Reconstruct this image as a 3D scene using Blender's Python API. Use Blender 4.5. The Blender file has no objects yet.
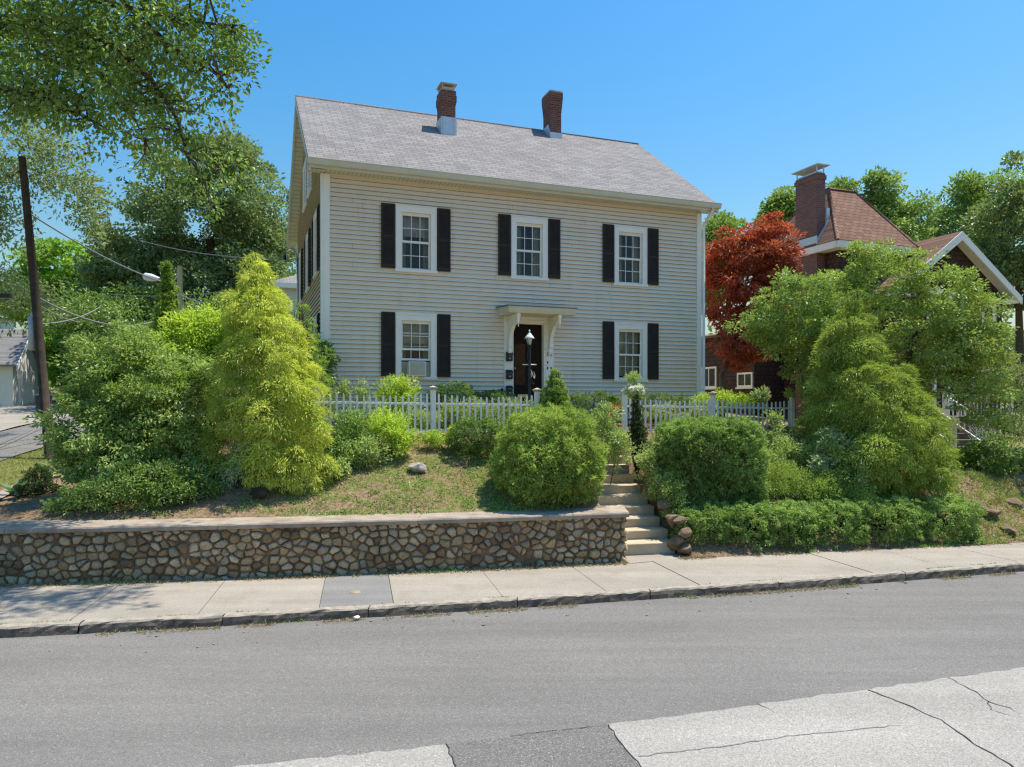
import bpy, math, random
import numpy as np
from mathutils import Vector, Matrix

# ------------------------------------------------------------------ camera, sky, sun, exposure
scn = bpy.context.scene
COL = scn.collection
F, CX, CY, EYE = 725.0, 512.0, 402.0, 2.8          # lens in pixels, horizon row, eye height above the pavement
cam = bpy.data.cameras.new('camera'); camo = bpy.data.objects.new('camera', cam); COL.objects.link(camo)
camo.location = (0, 0, EYE); camo.rotation_euler = (math.radians(90), 0, 0)
cam.sensor_width = 36; cam.lens = 36 * F / 1024; cam.shift_y = (CY - 383.5) / 1024
cam.clip_start = .1; cam.clip_end = 5000
scn.camera = camo
SUN_EL, SUN_AZ = 69.0, 62.0                        # azimuth measured from +Y towards +X
W = bpy.data.worlds.new('World'); scn.world = W; W.use_nodes = True
nt = W.node_tree; nt.nodes.clear()
sky = nt.nodes.new('ShaderNodeTexSky'); sky.sky_type = 'NISHITA'; sky.sun_disc = False
sky.sun_elevation = math.radians(SUN_EL); sky.sun_rotation = math.radians(SUN_AZ)
sky.altitude = 0; sky.air_density = 2.0; sky.dust_density = 1.5; sky.ozone_density = 10
bg = nt.nodes.new('ShaderNodeBackground'); bg.inputs[1].default_value = 0.100
wo = nt.nodes.new('ShaderNodeOutputWorld')
hs = nt.nodes.new('ShaderNodeHueSaturation'); hs.inputs['Saturation'].default_value = 1.34
nt.links.new(sky.outputs[0], hs.inputs['Color']); nt.links.new(hs.outputs[0], bg.inputs[0]); nt.links.new(bg.outputs[0], wo.inputs[0])
sl = bpy.data.lights.new('sun', 'SUN'); sl.energy = 4.1; sl.angle = math.radians(.53); sl.color = (1, .94, .84)
so = bpy.data.objects.new('sun', sl); COL.objects.link(so); so.location = (20, 10, 40)
_e, _a = math.radians(SUN_EL), math.radians(SUN_AZ)
SUNV = Vector((math.cos(_e) * math.sin(_a), math.cos(_e) * math.cos(_a), math.sin(_e)))
so.rotation_euler = SUNV.to_track_quat('Z', 'Y').to_euler()
scn.view_settings.view_transform = 'Standard'; scn.view_settings.look = 'None'
scn.view_settings.exposure = 0.68; scn.view_settings.gamma = 1
scn.render.engine = 'CYCLES'
scn.cycles.use_denoising = True; scn.cycles.denoising_prefilter = 'NONE'; scn.cycles.filter_width = 1.3
scn.cycles.max_bounces = 7; scn.cycles.diffuse_bounces = 4; scn.cycles.transmission_bounces = 6; scn.cycles.transparent_max_bounces = 8
scn.cycles.sample_clamp_indirect = 8

rng = np.random.default_rng(7); random.seed(7)

# ------------------------------------------------------------------ materials
def new_mat(name):
    m = bpy.data.materials.new(name); m.use_nodes = True
    n = m.node_tree; n.nodes.clear()
    out = n.nodes.new('ShaderNodeOutputMaterial')
    return m, n, out
def node(n, t, **k):
    x = n.nodes.new(t)
    for a, b in k.items(): setattr(x, a, b)
    return x
def ramp(n, src, stops):
    r = node(n, 'ShaderNodeValToRGB'); cr = r.color_ramp
    while len(cr.elements) < len(stops): cr.elements.new(.5)
    for e, (p, c) in zip(cr.elements, stops):
        e.position = p; e.color = (*c, 1)
    n.links.new(src, r.inputs[0]); return r.outputs[0]
def noise(n, vec, scale, detail=4, rough=.6):
    x = node(n, 'ShaderNodeTexNoise'); x.inputs['Scale'].default_value = scale
    x.inputs['Detail'].default_value = detail; x.inputs['Roughness'].default_value = rough
    n.links.new(vec, x.inputs['Vector']); return x.outputs[0]
def mixc(n, fac, a, b, mode='MIX'):
    x = node(n, 'ShaderNodeMix', data_type='RGBA', blend_type=mode)
    if isinstance(fac, (int, float)): x.inputs[0].default_value = fac
    else: n.links.new(fac, x.inputs[0])
    for i, v in ((6, a), (7, b)):
        if isinstance(v, tuple): x.inputs[i].default_value = (*v, 1)
        else: n.links.new(v, x.inputs[i])
    return x.outputs[2]
def math_(n, op, a, b=None, c=None):
    x = node(n, 'ShaderNodeMath', operation=op)
    for i, v in enumerate((a, b, c)):
        if v is None: continue
        if isinstance(v, (int, float)): x.inputs[i].default_value = v
        else: n.links.new(v, x.inputs[i])
    return x.outputs[0]
def bump(n, h, strength, dist=.01):
    b = node(n, 'ShaderNodeBump'); b.inputs['Strength'].default_value = strength; b.inputs['Distance'].default_value = dist
    n.links.new(h, b.inputs['Height']); return b.outputs[0]
def pri(n, out, color, rough=.6, spec=.3, normal=None, metal=0):
    p = node(n, 'ShaderNodeBsdfPrincipled')
    if isinstance(color, tuple): p.inputs['Base Color'].default_value = (*color, 1)
    else: n.links.new(color, p.inputs['Base Color'])
    if isinstance(rough, (int, float)): p.inputs['Roughness'].default_value = rough
    else: n.links.new(rough, p.inputs['Roughness'])
    p.inputs['Specular IOR Level'].default_value = spec; p.inputs['Metallic'].default_value = metal
    if normal is not None: n.links.new(normal, p.inputs['Normal'])
    n.links.new(p.outputs[0], out.inputs[0]); return p
def coords(n, world=False):
    if world:
        return node(n, 'ShaderNodeNewGeometry').outputs['Position']
    return node(n, 'ShaderNodeTexCoord').outputs['Object']
def sc3(c, k): return tuple(min(1, v * k) for v in c)

def m_plain(name, col, rough=.6, var=.12, scale=6, bmp=.15, fine=120, spec=.3, metal=0, dirt=None):
    m, n, out = new_mat(name); v = coords(n)
    a = noise(n, v, scale, 5); c = ramp(n, a, [(.3, sc3(col, 1 - var)), (.7, sc3(col, 1 + var))])
    if dirt:
        d = noise(n, v, scale * .45, 6, .7); c = mixc(n, ramp(n, d, [(.5, (0, 0, 0)), (.72, (.6, .6, .6))]), c, dirt)
    f = noise(n, v, fine, 3)
    pri(n, out, c, rough, spec, bump(n, f, bmp), metal); return m
def m_ground(name, base, dark, light, speck=260, bmp=.5, big=.35, stain=None):
    m, n, out = new_mat(name); v = coords(n, True)
    a = noise(n, v, big, 6, .65); c = ramp(n, a, [(.3, sc3(base, .9)), (.7, sc3(base, 1.08))])
    s = noise(n, v, speck, 2, .8); c = mixc(n, ramp(n, s, [(.40, (.75, .75, .75)), (.52, (0, 0, 0))]), c, dark)
    s2 = noise(n, v, speck * .55, 2, .8); c = mixc(n, ramp(n, s2, [(.56, (0, 0, 0)), (.68, (.7, .7, .7))]), c, light)
    if stain:
        t = noise(n, v, 1.7, 7, .7); c = mixc(n, ramp(n, t, [(.5, (0, 0, 0)), (.75, (.55, .55, .55))]), c, stain)
    # worn streaks along the road
    mp = node(n, 'ShaderNodeMapping'); mp.inputs['Rotation'].default_value = (0, 0, -.22); mp.inputs['Scale'].default_value = (.12, 1.6, 1)
    n.links.new(v, mp.inputs[0]); st = noise(n, mp.outputs[0], 1.3, 5, .6)
    c = mixc(n, .75, c, ramp(n, st, [(.3, (.78, .78, .78)), (.7, (1.10, 1.10, 1.10))]), 'MULTIPLY')
    mid = noise(n, v, 22, 4, .7); c = mixc(n, .45, c, ramp(n, mid, [(.3, (.8, .8, .8)), (.7, (1.1, 1.1, 1.1))]), 'MULTIPLY')
    pri(n, out, c, .9, .15, bump(n, s, bmp, .004)); return m
def m_brick(name, c1, c2, mortar, bw, rh, ms=.012, bmp=.6, tilt=1.0, rough=.85, mott=.25, big=None):
    m, n, out = new_mat(name); v = coords(n)
    sp = node(n, 'ShaderNodeSeparateXYZ'); n.links.new(v, sp.inputs[0])
    u = math_(n, 'ADD', sp.outputs[0], sp.outputs[1]) if tilt == 1.0 else sp.outputs[0]
    z = math_(n, 'MULTIPLY', sp.outputs[2], tilt)
    cb = node(n, 'ShaderNodeCombineXYZ'); n.links.new(u, cb.inputs[0]); n.links.new(z, cb.inputs[1])
    b = node(n, 'ShaderNodeTexBrick'); n.links.new(cb.outputs[0], b.inputs['Vector'])
    b.inputs['Scale'].default_value = 1; b.inputs['Brick Width'].default_value = bw; b.inputs['Row Height'].default_value = rh
    b.inputs['Mortar Size'].default_value = ms; b.inputs['Bias'].default_value = 0; b.inputs['Mortar Smooth'].default_value = .2
    b.inputs['Color1'].default_value = (*c1, 1); b.inputs['Color2'].default_value = (*c2, 1); b.inputs['Mortar'].default_value = (*mortar, 1)
    a = noise(n, v, 30, 4); c = mixc(n, mott * 2, b.outputs[0], ramp(n, a, [(.3, (.7, .7, .7)), (.7, (1.2, 1.2, 1.2))]), 'MULTIPLY')
    a2 = noise(n, v, 1.3, 5); c = mixc(n, .5, c, ramp(n, a2, [(.3, (.82, .82, .82)), (.7, (1.12, 1.12, 1.12))]), 'MULTIPLY')
    h = math_(n, 'ADD', math_(n, 'MULTIPLY', b.outputs[1], -1.0), math_(n, 'MULTIPLY', a, .35))
    pri(n, out, c, rough, .15, bump(n, h, bmp, .012)); return m
def m_leaf(name, c1, c2, transl=.4, spec=.42, rough=.45):
    m, n, out = new_mat(name)
    at_ = node(n, 'ShaderNodeAttribute', attribute_name='tint')
    mid = tuple((a + b) / 2 for a, b in zip(c1, c2))
    c = ramp(n, at_.outputs['Fac'], [(0, c1), (.5, mid), (1, c2)])
    p = node(n, 'ShaderNodeBsdfPrincipled'); n.links.new(c, p.inputs['Base Color'])
    p.inputs['Roughness'].default_value = rough; p.inputs['Specular IOR Level'].default_value = spec
    t = node(n, 'ShaderNodeBsdfTranslucent')
    ct = mixc(n, 1.0, c, (1.1, 1.18, .62), 'MULTIPLY'); n.links.new(ct, t.inputs[0])
    mx = node(n, 'ShaderNodeMixShader'); mx.inputs[0].default_value = transl
    n.links.new(p.outputs[0], mx.inputs[1]); n.links.new(t.outputs[0], mx.inputs[2]); n.links.new(mx.outputs[0], out.inputs[0])
    return m
def m_glass(name, tintc=(.9, .93, .93)):
    m, n, out = new_mat(name)
    g = node(n, 'ShaderNodeBsdfGlossy'); g.inputs['Roughness'].default_value = .015; g.inputs[0].default_value = (.95, .97, 1, 1)
    t = node(n, 'ShaderNodeBsdfTransparent'); t.inputs[0].default_value = (*tintc, 1)
    nz = noise(n, coords(n), 1.2, 2); bp = bump(n, nz, .25, .02); n.links.new(bp, g.inputs['Normal'])
    fr = node(n, 'ShaderNodeFresnel'); fr.inputs[0].default_value = 1.5
    f2 = math_(n, 'MINIMUM', math_(n, 'ADD', math_(n, 'MULTIPLY', fr.outputs[0], 1.0), .0), 1)
    mx = node(n, 'ShaderNodeMixShader'); n.links.new(f2, mx.inputs[0])
    n.links.new(t.outputs[0], mx.inputs[1]); n.links.new(g.outputs[0], mx.inputs[2]); n.links.new(mx.outputs[0], out.inputs[0])
    return m

M = {}
M['siding'] = m_plain('siding_vinyl', (.84, .77, .635), .55, .04, 1.2, .08, 60, .15, dirt=(.72, .62, .46))
def m_siding():
    m, n, out = new_mat('siding_clapboard'); v = coords(n)
    mp = node(n, 'ShaderNodeMapping'); mp.inputs['Scale'].default_value = (.35, .35, 9.3); n.links.new(v, mp.inputs[0])
    a = noise(n, mp.outputs[0], 1.0, 3, .6); c = ramp(n, a, [(.3, (.83, .70, .55)), (.7, (.90, .775, .63))])
    sv = node(n, 'ShaderNodeMapping'); sv.inputs['Scale'].default_value = (2.2, 2.2, .22); n.links.new(v, sv.inputs[0])
    d = noise(n, sv.outputs[0], 1.6, 6, .7); c = mixc(n, ramp(n, d, [(.52, (0, 0, 0)), (.78, (.5, .5, .5))]), c, (.62, .54, .42))
    pri(n, out, c, .55, .15, bump(n, noise(n, v, 60, 3), .08)); return m
M['siding'] = m_siding()
M['lapshade'] = m_plain('siding_lap_shade_and_grime', (.42, .355, .265), .9, .2, 2.5, .1, 40, .05)  # dark colour under each lap: grime plus a painted-in shadow line
M['white'] = m_plain('white_paint', (.90, .845, .765), .45, .03, 3, .06, 90, .3)
M['cream'] = m_plain('cream_paint', (.64, .60, .48), .5, .05, 3, .06, 90, .3)
M['shutter'] = m_plain('dark_shutter_paint', (.044, .033, .026), .6, .2, 4, .1, 60, .15)
M['roof'] = m_brick('grey_roof_shingle', (.30, .28, .265), (.225, .21, .20), (.13, .122, .118), .33, .15, .007, 1.0, 1.72, .9, .5)
M['brownroof'] = m_brick('brown_roof_shingle', (.27, .15, .10), (.19, .105, .072), (.07, .04, .03), .3, .22, .012, .9, 1.6, .9, .3)
M['brick'] = m_brick('red_brick', (.24, .085, .06), (.15, .055, .042), (.25, .21, .18), .2, .068, .008, .6)
M['brick2'] = m_brick('purple_brick', (.25, .11, .095), (.17, .075, .068), (.25, .19, .17), .22, .07, .010, .6)
M['brownshingle'] = m_brick('brown_wall_shingle', (.105, .062, .052), (.075, .045, .04), (.03, .02, .018), .19, .16, .009, .9)
M['zinc'] = m_plain('zinc_flashing', (.58, .62, .65), .45, .08, 8, .1, 50, .5, .35)
M['door'] = m_plain('dark_door_paint', (.016, .011, .008), .6, .3, 5, .1, 40, .12)
M['doorwood'] = m_plain('brown_door_wood', (.075, .032, .014), .6, .4, 14, .2, 60, .12)
M['black'] = m_plain('black_metal', (.018, .018, .019), .4, .2, 12, .1, 80, .4)
M['brass'] = m_plain('brass', (.55, .40, .18), .35, .15, 20, .1, 80, .5, .9)
M['glass'] = m_glass('window_glass')
M['curtain'] = m_plain('pale_curtain', (.46, .41, .33), .9, .2, 3, .3, 25, .1)
M['room'] = m_plain('dim_room', (.10, .085, .065), .9, .3, 2, .1, 20, .1)
M['concrete'] = m_ground('pavement_concrete', (.37, .327, .268), (.21, .18, .145), (.51, .46, .385), 130, .5, .6, (.25, .205, .155))
M['slabpatch'] = m_ground('pavement_asphalt_patch', (.24, .23, .215), (.13, .125, .115), (.38, .365, .345), 160, .4, .8, (.22, .21, .2))
M['asphalt'] = m_ground('road_asphalt', (.207, .193, .174), (.11, .103, .094), (.34, .322, .295), 95, .6, .35)
M['asphaltpatch'] = m_ground('road_asphalt_patch', (.175, .163, .148), (.075, .07, .065), (.35, .335, .31), 80, .7, .8)
M['roadconcrete'] = m_ground('old_road_concrete', (.365, .34, .30), (.18, .168, .15), (.52, .49, .44), 75, .7, .5, (.31, .285, .25))
M['crack'] = m_plain('dark_crack', (.03, .028, .025), .95, .2, 10, .2)
M['granite'] = m_plain('kerb_granite', (.34, .295, .235), .85, .25, 9, .9, 60, .15, dirt=(.20, .17, .13))
M['kerbface'] = m_plain('kerb_soiled_face', (.17, .135, .105), .9, .45, 11, 1.0, 50, .1, dirt=(.06, .05, .04))
M['cap'] = m_plain('wall_cap_concrete', (.35, .29, .225), .9, .25, 3.5, .8, 90, .15, dirt=(.17, .12, .085))
M['step'] = m_plain('step_concrete', (.52, .43, .30), .9, .15, 5, .5, 90, .15, dirt=(.25, .19, .115))
M['rock'] = m_plain('grey_rock', (.44, .39, .33), .9, .35, 7, .8, 40, .15)
M['rockbrown'] = m_plain('brown_rock', (.20, .145, .095), .9, .4, 6, .8, 40, .15)
M['fence'] = m_plain('fence_white_paint', (.84, .80, .735), .5, .06, 4, .08, 70, .3)
M['bark'] = m_plain('bark', (.105, .078, .058), .9, .35, 9, .9, 30, .1)
M['barkgrey'] = m_plain('grey_bark', (.16, .135, .115), .9, .3, 9, .9, 30, .1)
M['polewood'] = m_plain('pole_wood', (.066, .050, .039), .85, .3, 5, .6, 40, .1)
M['greymetal'] = m_plain('grey_metal', (.40, .42, .43), .45, .1, 10, .1, 60, .5, .5)
M['lampwhite'] = m_plain('lamp_housing', (.70, .72, .72), .4, .05, 10, .05, 60, .4)
M['wire'] = m_plain('cable_sheath', (.24, .24, .245), .6, .1, 8, .05)
M['garage'] = m_plain('garage_siding', (.76, .72, .65), .6, .05, 2, .1, 40)
M['greyhouse'] = m_plain('grey_house_siding', (.62, .63, .63), .6, .05, 2, .1, 40)
M['bin'] = m_plain('dark_blue_plastic', (.035, .04, .05), .5, .1, 8, .05)
M['blue'] = m_plain('blue_plastic', (.04, .12, .32), .5, .1, 8, .05)
M['rust'] = m_plain('rusty_iron', (.33, .24, .16), .8, .25, 20, .4)
M['flower_w'] = m_leaf('white_petals', (.75, .74, .68), (.9, .9, .86), .3, .1)
M['flower_r'] = m_leaf('red_petals', (.55, .03, .02), (.7, .10, .05), .3, .1)
M['flower_o'] = m_leaf('orange_petals', (.75, .25, .02), (.8, .45, .05), .3, .1)
M['flower_v'] = m_leaf('violet_petals', (.15, .06, .35), (.30, .15, .5), .3, .1)
M['straw'] = m_leaf('dry_straw', (.26, .19, .10), (.48, .39, .22), .15, .1)
G = dict(canopy=((.080, .140, .024), (.300, .430, .085)), feather=((.130, .170, .065), (.340, .390, .160)), maple=((.100, .220, .012), (.340, .540, .045)),
         dark=((.085, .130, .042), (.310, .390, .140)), shrub=((.080, .155, .020), (.450, .570, .130)), lime=((.230, .370, .018), (.620, .720, .080)),
         gold=((.160, .260, .016), (.800, .810, .115)), thuja=((.080, .155, .016), (.510, .620, .105)), yew=((.060, .130, .020), (.420, .560, .130)),
         spruce=((.095, .185, .022), (.420, .560, .080)), darkspruce=((.035, .070, .018), (.12, .19, .040)), box=((.060, .120, .018), (.290, .410, .080)),
         bed=((.150, .225, .045), (.540, .640, .190)), silver=((.200, .280, .100), (.520, .600, .320)), red=((.115, .020, .014), (.680, .150, .065)),
         crab=((.105, .165, .022), (.490, .600, .125)), cypress=((.060, .125, .012), (.500, .590, .085)), back=((.100, .180, .034), (.380, .500, .130)),
         grass=((.160, .180, .030), (.480, .470, .140)), weed=((.10, .20, .022), (.36, .50, .10)), hosta=((.07, .14, .07), (.22, .32, .19)))
def grey(c, k, m=1.0):
    l = (c[0] * .3 + c[1] * .6 + c[2] * .1); return tuple((v * (1 - k) + l * k) * m for v in c)
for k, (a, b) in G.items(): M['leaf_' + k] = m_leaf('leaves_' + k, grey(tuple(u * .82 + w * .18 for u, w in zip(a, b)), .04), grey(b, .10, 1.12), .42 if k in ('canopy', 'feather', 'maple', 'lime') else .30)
M['core'] = m_plain('shrub_twigs', (.045, .035, .022), .95, .3, 12, .3)

# ground: soil, straw and thin turf
def m_terrain():
    m, n, out = new_mat('ground_soil_and_turf'); v = coords(n, True)
    g = node(n, 'ShaderNodeAttribute', attribute_name='turf')
    a = noise(n, v, 2.2, 6, .7); b = noise(n, v, 14, 5, .7); f = noise(n, v, 70, 3, .7)
    soil = ramp(n, b, [(.3, (.12, .075, .046)), (.5, (.28, .185, .11)), (.7, (.42, .31, .19))])
    turf = ramp(n, b, [(.3, (.10, .12, .03)), (.5, (.19, .20, .06)), (.72, (.32, .30, .12))])
    k = math_(n, 'ADD', g.outputs['Fac'], math_(n, 'MULTIPLY', math_(n, 'SUBTRACT', a, .5), 2.2))
    c = mixc(n, ramp(n, k, [(.35, (0, 0, 0)), (.62, (1, 1, 1))]), soil, turf)
    c = mixc(n, .6, c, ramp(n, f, [(.3, (.65, .65, .65)), (.7, (1.25, 1.25, 1.25))]), 'MULTIPLY')
    pri(n, out, c, .95, .1, bump(n, f, .8, .03)); return m
M['terrain'] = m_terrain()
def m_stone():
    m, n, out = new_mat('fieldstone'); v = coords(n, True)
    at_ = node(n, 'ShaderNodeAttribute', attribute_name='tint'); mo = node(n, 'ShaderNodeAttribute', attribute_name='mortar')
    c = ramp(n, at_.outputs['Fac'], [(0, (.22, .135, .075)), (.25, (.38, .265, .155)), (.5, (.54, .395, .235)), (.75, (.37, .305, .225)), (1, (.66, .51, .33))])
    a = noise(n, v, 9, 6, .7); c = mixc(n, .8, c, ramp(n, a, [(.3, (.6, .58, .55)), (.7, (1.25, 1.22, 1.15))]), 'MULTIPLY')
    mort = ramp(n, noise(n, v, 30, 4), [(.3, (.13, .085, .052)), (.7, (.27, .19, .12))])
    c = mixc(n, mo.outputs['Fac'], c, mort)
    big = noise(n, v, .8, 5, .6); c = mixc(n, ramp(n, big, [(.5, (0, 0, 0)), (.7, (.55, .55, .55))]), c, (.16, .105, .065))
    pri(n, out, c, .9, .15, bump(n, noise(n, v, 60, 5, .7), .6, .012)); return m
M['stone'] = m_stone()

# ------------------------------------------------------------------ helpers
def tag(o, label=None, cat=None, group=None, kind=None):
    for k, v in (('label', label), ('category', cat), ('group', group), ('kind', kind)):
        if v: o[k] = v
    return o
def empty(name, loc=(0, 0, 0), rz=0, label=None, cat=None, group=None, parent=None):
    o = bpy.data.objects.new(name, None); COL.objects.link(o); o.location = loc; o.rotation_euler = (0, 0, rz)
    o.empty_display_size = .2
    if parent: o.parent = parent
    return tag(o, label, cat, group)
def link(name, me, mat, parent=None, loc=(0, 0, 0), rz=0, bevel=0):
    o = bpy.data.objects.new(name, me); COL.objects.link(o); o.location = loc; o.rotation_euler = (0, 0, rz)
    if mat is not None and not me.materials: me.materials.append(M[mat] if isinstance(mat, str) else mat)
    if parent: o.parent = parent
    if bevel:
        b = o.modifiers.new('bevel', 'BEVEL'); b.width = bevel; b.segments = 2; b.limit_method = 'ANGLE'; b.angle_limit = math.radians(40)
    return o
def copy_tree(o, parent=None):
    c = o.copy(); COL.objects.link(c)
    if parent: c.parent = parent
    for ch in list(o.children): copy_tree(ch, c)
    return c
class MB:
    def __init__(s): s.v = []; s.f = []; s.sm = []
    def quad(s, *p, sm=False):
        i = len(s.v); s.v += [tuple(q) for q in p]; s.f.append(tuple(range(i, i + len(p)))); s.sm.append(sm)
    def box(s, x0, x1, y0, y1, z0, z1):
        i = len(s.v)
        s.v += [(x0, y0, z0), (x1, y0, z0), (x1, y1, z0), (x0, y1, z0), (x0, y0, z1), (x1, y0, z1), (x1, y1, z1), (x0, y1, z1)]
        for f in ((0, 3, 2, 1), (4, 5, 6, 7), (0, 1, 5, 4), (1, 2, 6, 5), (2, 3, 7, 6), (3, 0, 4, 7)):
            s.f.append(tuple(i + k for k in f)); s.sm.append(False)
        return s
    def prism(s, poly, d):                       # polygon swept along vector d
        i = len(s.v); n = len(poly); d = Vector(d)
        s.v += [tuple(p) for p in poly] + [tuple(Vector(p) + d) for p in poly]
        s.f.append(tuple(range(i + n - 1, i - 1, -1))); s.f.append(tuple(range(i + n, i + 2 * n))); s.sm += [False, False]
        for k in range(n):
            a, b = i + k, i + (k + 1) % n; s.f.append((a, b, b + n, a + n)); s.sm.append(False)
        return s
    def tube(s, pts, r, n=8, cap=True):
        pts = [Vector(p) for p in pts]; rs = r if isinstance(r, (list, tuple)) else [r] * len(pts)
        i0 = len(s.v)
        for k, p in enumerate(pts):
            t = (pts[min(k + 1, len(pts) - 1)] - pts[max(k - 1, 0)]).normalized()
            a = t.cross(Vector((0, 0, 1)) if abs(t.z) < .9 else Vector((1, 0, 0))).normalized(); b = t.cross(a)
            for j in range(n):
                w = 2 * math.pi * j / n; s.v.append(tuple(p + (a * math.cos(w) + b * math.sin(w)) * rs[k]))
        for k in range(len(pts) - 1):
            for j in range(n):
                q = i0 + k * n; s.f.append((q + j, q + (j + 1) % n, q + n + (j + 1) % n, q + n + j)); s.sm.append(True)
        if cap:
            s.f.append(tuple(range(i0, i0 + n))); s.f.append(tuple(range(len(s.v) - 1, len(s.v) - n - 1, -1))); s.sm += [False, False]
        return s
    def lathe(s, prof, n=16, cx=0, cy=0):
        i0 = len(s.v)
        for r, z in prof:
            for j in range(n):
                w = 2 * math.pi * j / n; s.v.append((cx + r * math.cos(w), cy + r * math.sin(w), z))
        for k in range(len(prof) - 1):
            for j in range(n):
                q = i0 + k * n; s.f.append((q + j, q + (j + 1) % n, q + n + (j + 1) % n, q + n + j)); s.sm.append(True)
        return s
    def mesh(s, name):
        me = bpy.data.meshes.new(name); me.from_pydata(s.v, [], s.f); me.validate()
        me.polygons.foreach_set('use_smooth', s.sm if len(s.sm) == len(me.polygons) else [False] * len(me.polygons)); return me
    def build(s, name, mat, parent=None, loc=(0, 0, 0), rz=0, bevel=0):
        return link(name, s.mesh(name), mat, parent, loc, rz, bevel)
def np_mesh(name, verts, faces, k, smooth=False, attrs=None):
    me = bpy.data.meshes.new(name); nf = len(faces)
    me.vertices.add(len(verts)); me.vertices.foreach_set('co', np.ascontiguousarray(verts, dtype=np.float32).ravel())
    me.loops.add(nf * k); me.loops.foreach_set('vertex_index', np.ascontiguousarray(faces, dtype=np.int32).ravel())
    me.polygons.add(nf); me.polygons.foreach_set('loop_start', np.arange(0, nf * k, k, dtype=np.int32))
    me.polygons.foreach_set('use_smooth', np.full(nf, smooth))
    for an, av in (attrs or {}).items():
        a = me.attributes.new(an, 'FLOAT', 'POINT'); a.data.foreach_set('value', np.ascontiguousarray(av, dtype=np.float32))
    me.update(); me.validate(); return me
def grid_mesh(name, P, smooth=True, attrs=None):  # P: (r, c, 3)
    r, c = P.shape[:2]; idx = np.arange(r * c).reshape(r, c)
    f = np.stack([idx[:-1, :-1], idx[:-1, 1:], idx[1:, 1:], idx[1:, :-1]], -1).reshape(-1, 4)
    return np_mesh(name, P.reshape(-1, 3), f, 4, smooth, attrs)

# ------------------------------------------------------------------ the lie of the land
def sstep(a, b, x):
    t = np.clip((x - a) / (b - a), 0, 1); return t * t * (3 - 2 * t)
def wl(x):                                       # face of the retaining wall / back edge of the pavement
    x = np.asarray(x, float); q = 12.302 + .199 * x + .00616 * x * x
    return np.where(x > 2, 12.725 + .212 * (x - 2), np.where(x < -10, 10.928 + .076 * (x + 10), q))
def kl(x):                                       # kerb line
    x = np.asarray(x, float); q = 10.25 + .225 * x + .0035 * x * x
    lo = 10.25 - .225 * 9 + .0035 * 81; hi = 10.25 + .225 * 10 + .35
    return np.where(x < -9, lo + .162 * (x + 9), np.where(x > 10, hi + .29 * (x - 10), q))
ST0 = np.array([2.06, 13.2]); STD = np.array([-.205, .979]); STR = np.array([.979, .205])   # foot of the steps, uphill, rightwards
WOB = [(rng.normal(size=2) * s, rng.uniform(0, 6.28), a) for s, a in ((1.2, .03), (2.5, .022), (5, .012), (9, .008))]
def zt(x, y, wob=True):
    x = np.asarray(x, float); y = np.asarray(y, float); v = y - wl(x)
    zl = np.interp(v, [-.01, .12, .3, 9, 40, 300], [-.07, .3, .80, 1.35, 3.0, 4.0])
    zb = np.interp(v, [-.01, .12, .3, 3.4, 6, 40, 300], [-.07, .3, .80, 2.02, 2.3, 3.0, 5])
    zr = np.interp(v, [-.1, .1, 4.1, 6, 40, 300], [-.07, .02, 2.05, 2.28, 3.0, 5])
    zf = np.interp(v, [.2, .4, 2.4, 6.6, 10, 40, 300], [-.07, .02, 1.15, 1.45, 2.1, 3.0, 5])
    a = sstep(-9.5, -5.5, x); z = zl * (1 - a) + zb * a
    a = sstep(1.95, 2.5, x); z = z * (1 - a) + zr * a
    a = sstep(7.3, 10, x); z = z * (1 - a) + zf * a
    a = sstep(-14, -18, x) * (v < 6); z = np.where(x < -14, z * (1 - a) + np.interp(v, [-1, 6], [-.07, 1.15]) * a, z)
    dx, dy = x - ST0[0], y - ST0[1]; u = dx * STR[0] + dy * STR[1]; t = dx * STD[0] + dy * STD[1]
    carve = sstep(-.34, -.2, u) * (1 - sstep(1.0, 1.15, u)) * sstep(-.8, -.65, t) * (1 - sstep(3.4, 3.9, t))
    zs = np.interp(t, [-.3, 0.05, 3.2, 4], [-.07, -.02, 1.6, 2.02]) - .12
    z = z * (1 - carve) + np.minimum(z, zs) * carve
    if wob:
        k = sstep(.4, 1, v)
        for d, ph, am in WOB: z = z + am * k * np.sin(d[0] * x + d[1] * y + ph)
    road = v < -.01
    return np.where(road, np.where(y < kl(x) + .1, -.35, -.07), z)
def Z(x, y): return float(zt(x, y))
def at(px, py, Y): return Vector(((px - CX) / F * Y, Y, EYE - (py - CY) / F * Y))
def gp(px, py):                                  # the spot on the ground seen at a pixel
    Ys = np.arange(5, 120, .05); x = (px - CX) / F * Ys; z = EYE - (py - CY) / F * Ys
    d = z - zt(x, Ys, False); k = np.argmax(d < 0)
    return Vector((x[k], Ys[k], float(zt(x[k], Ys[k]))))

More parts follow.
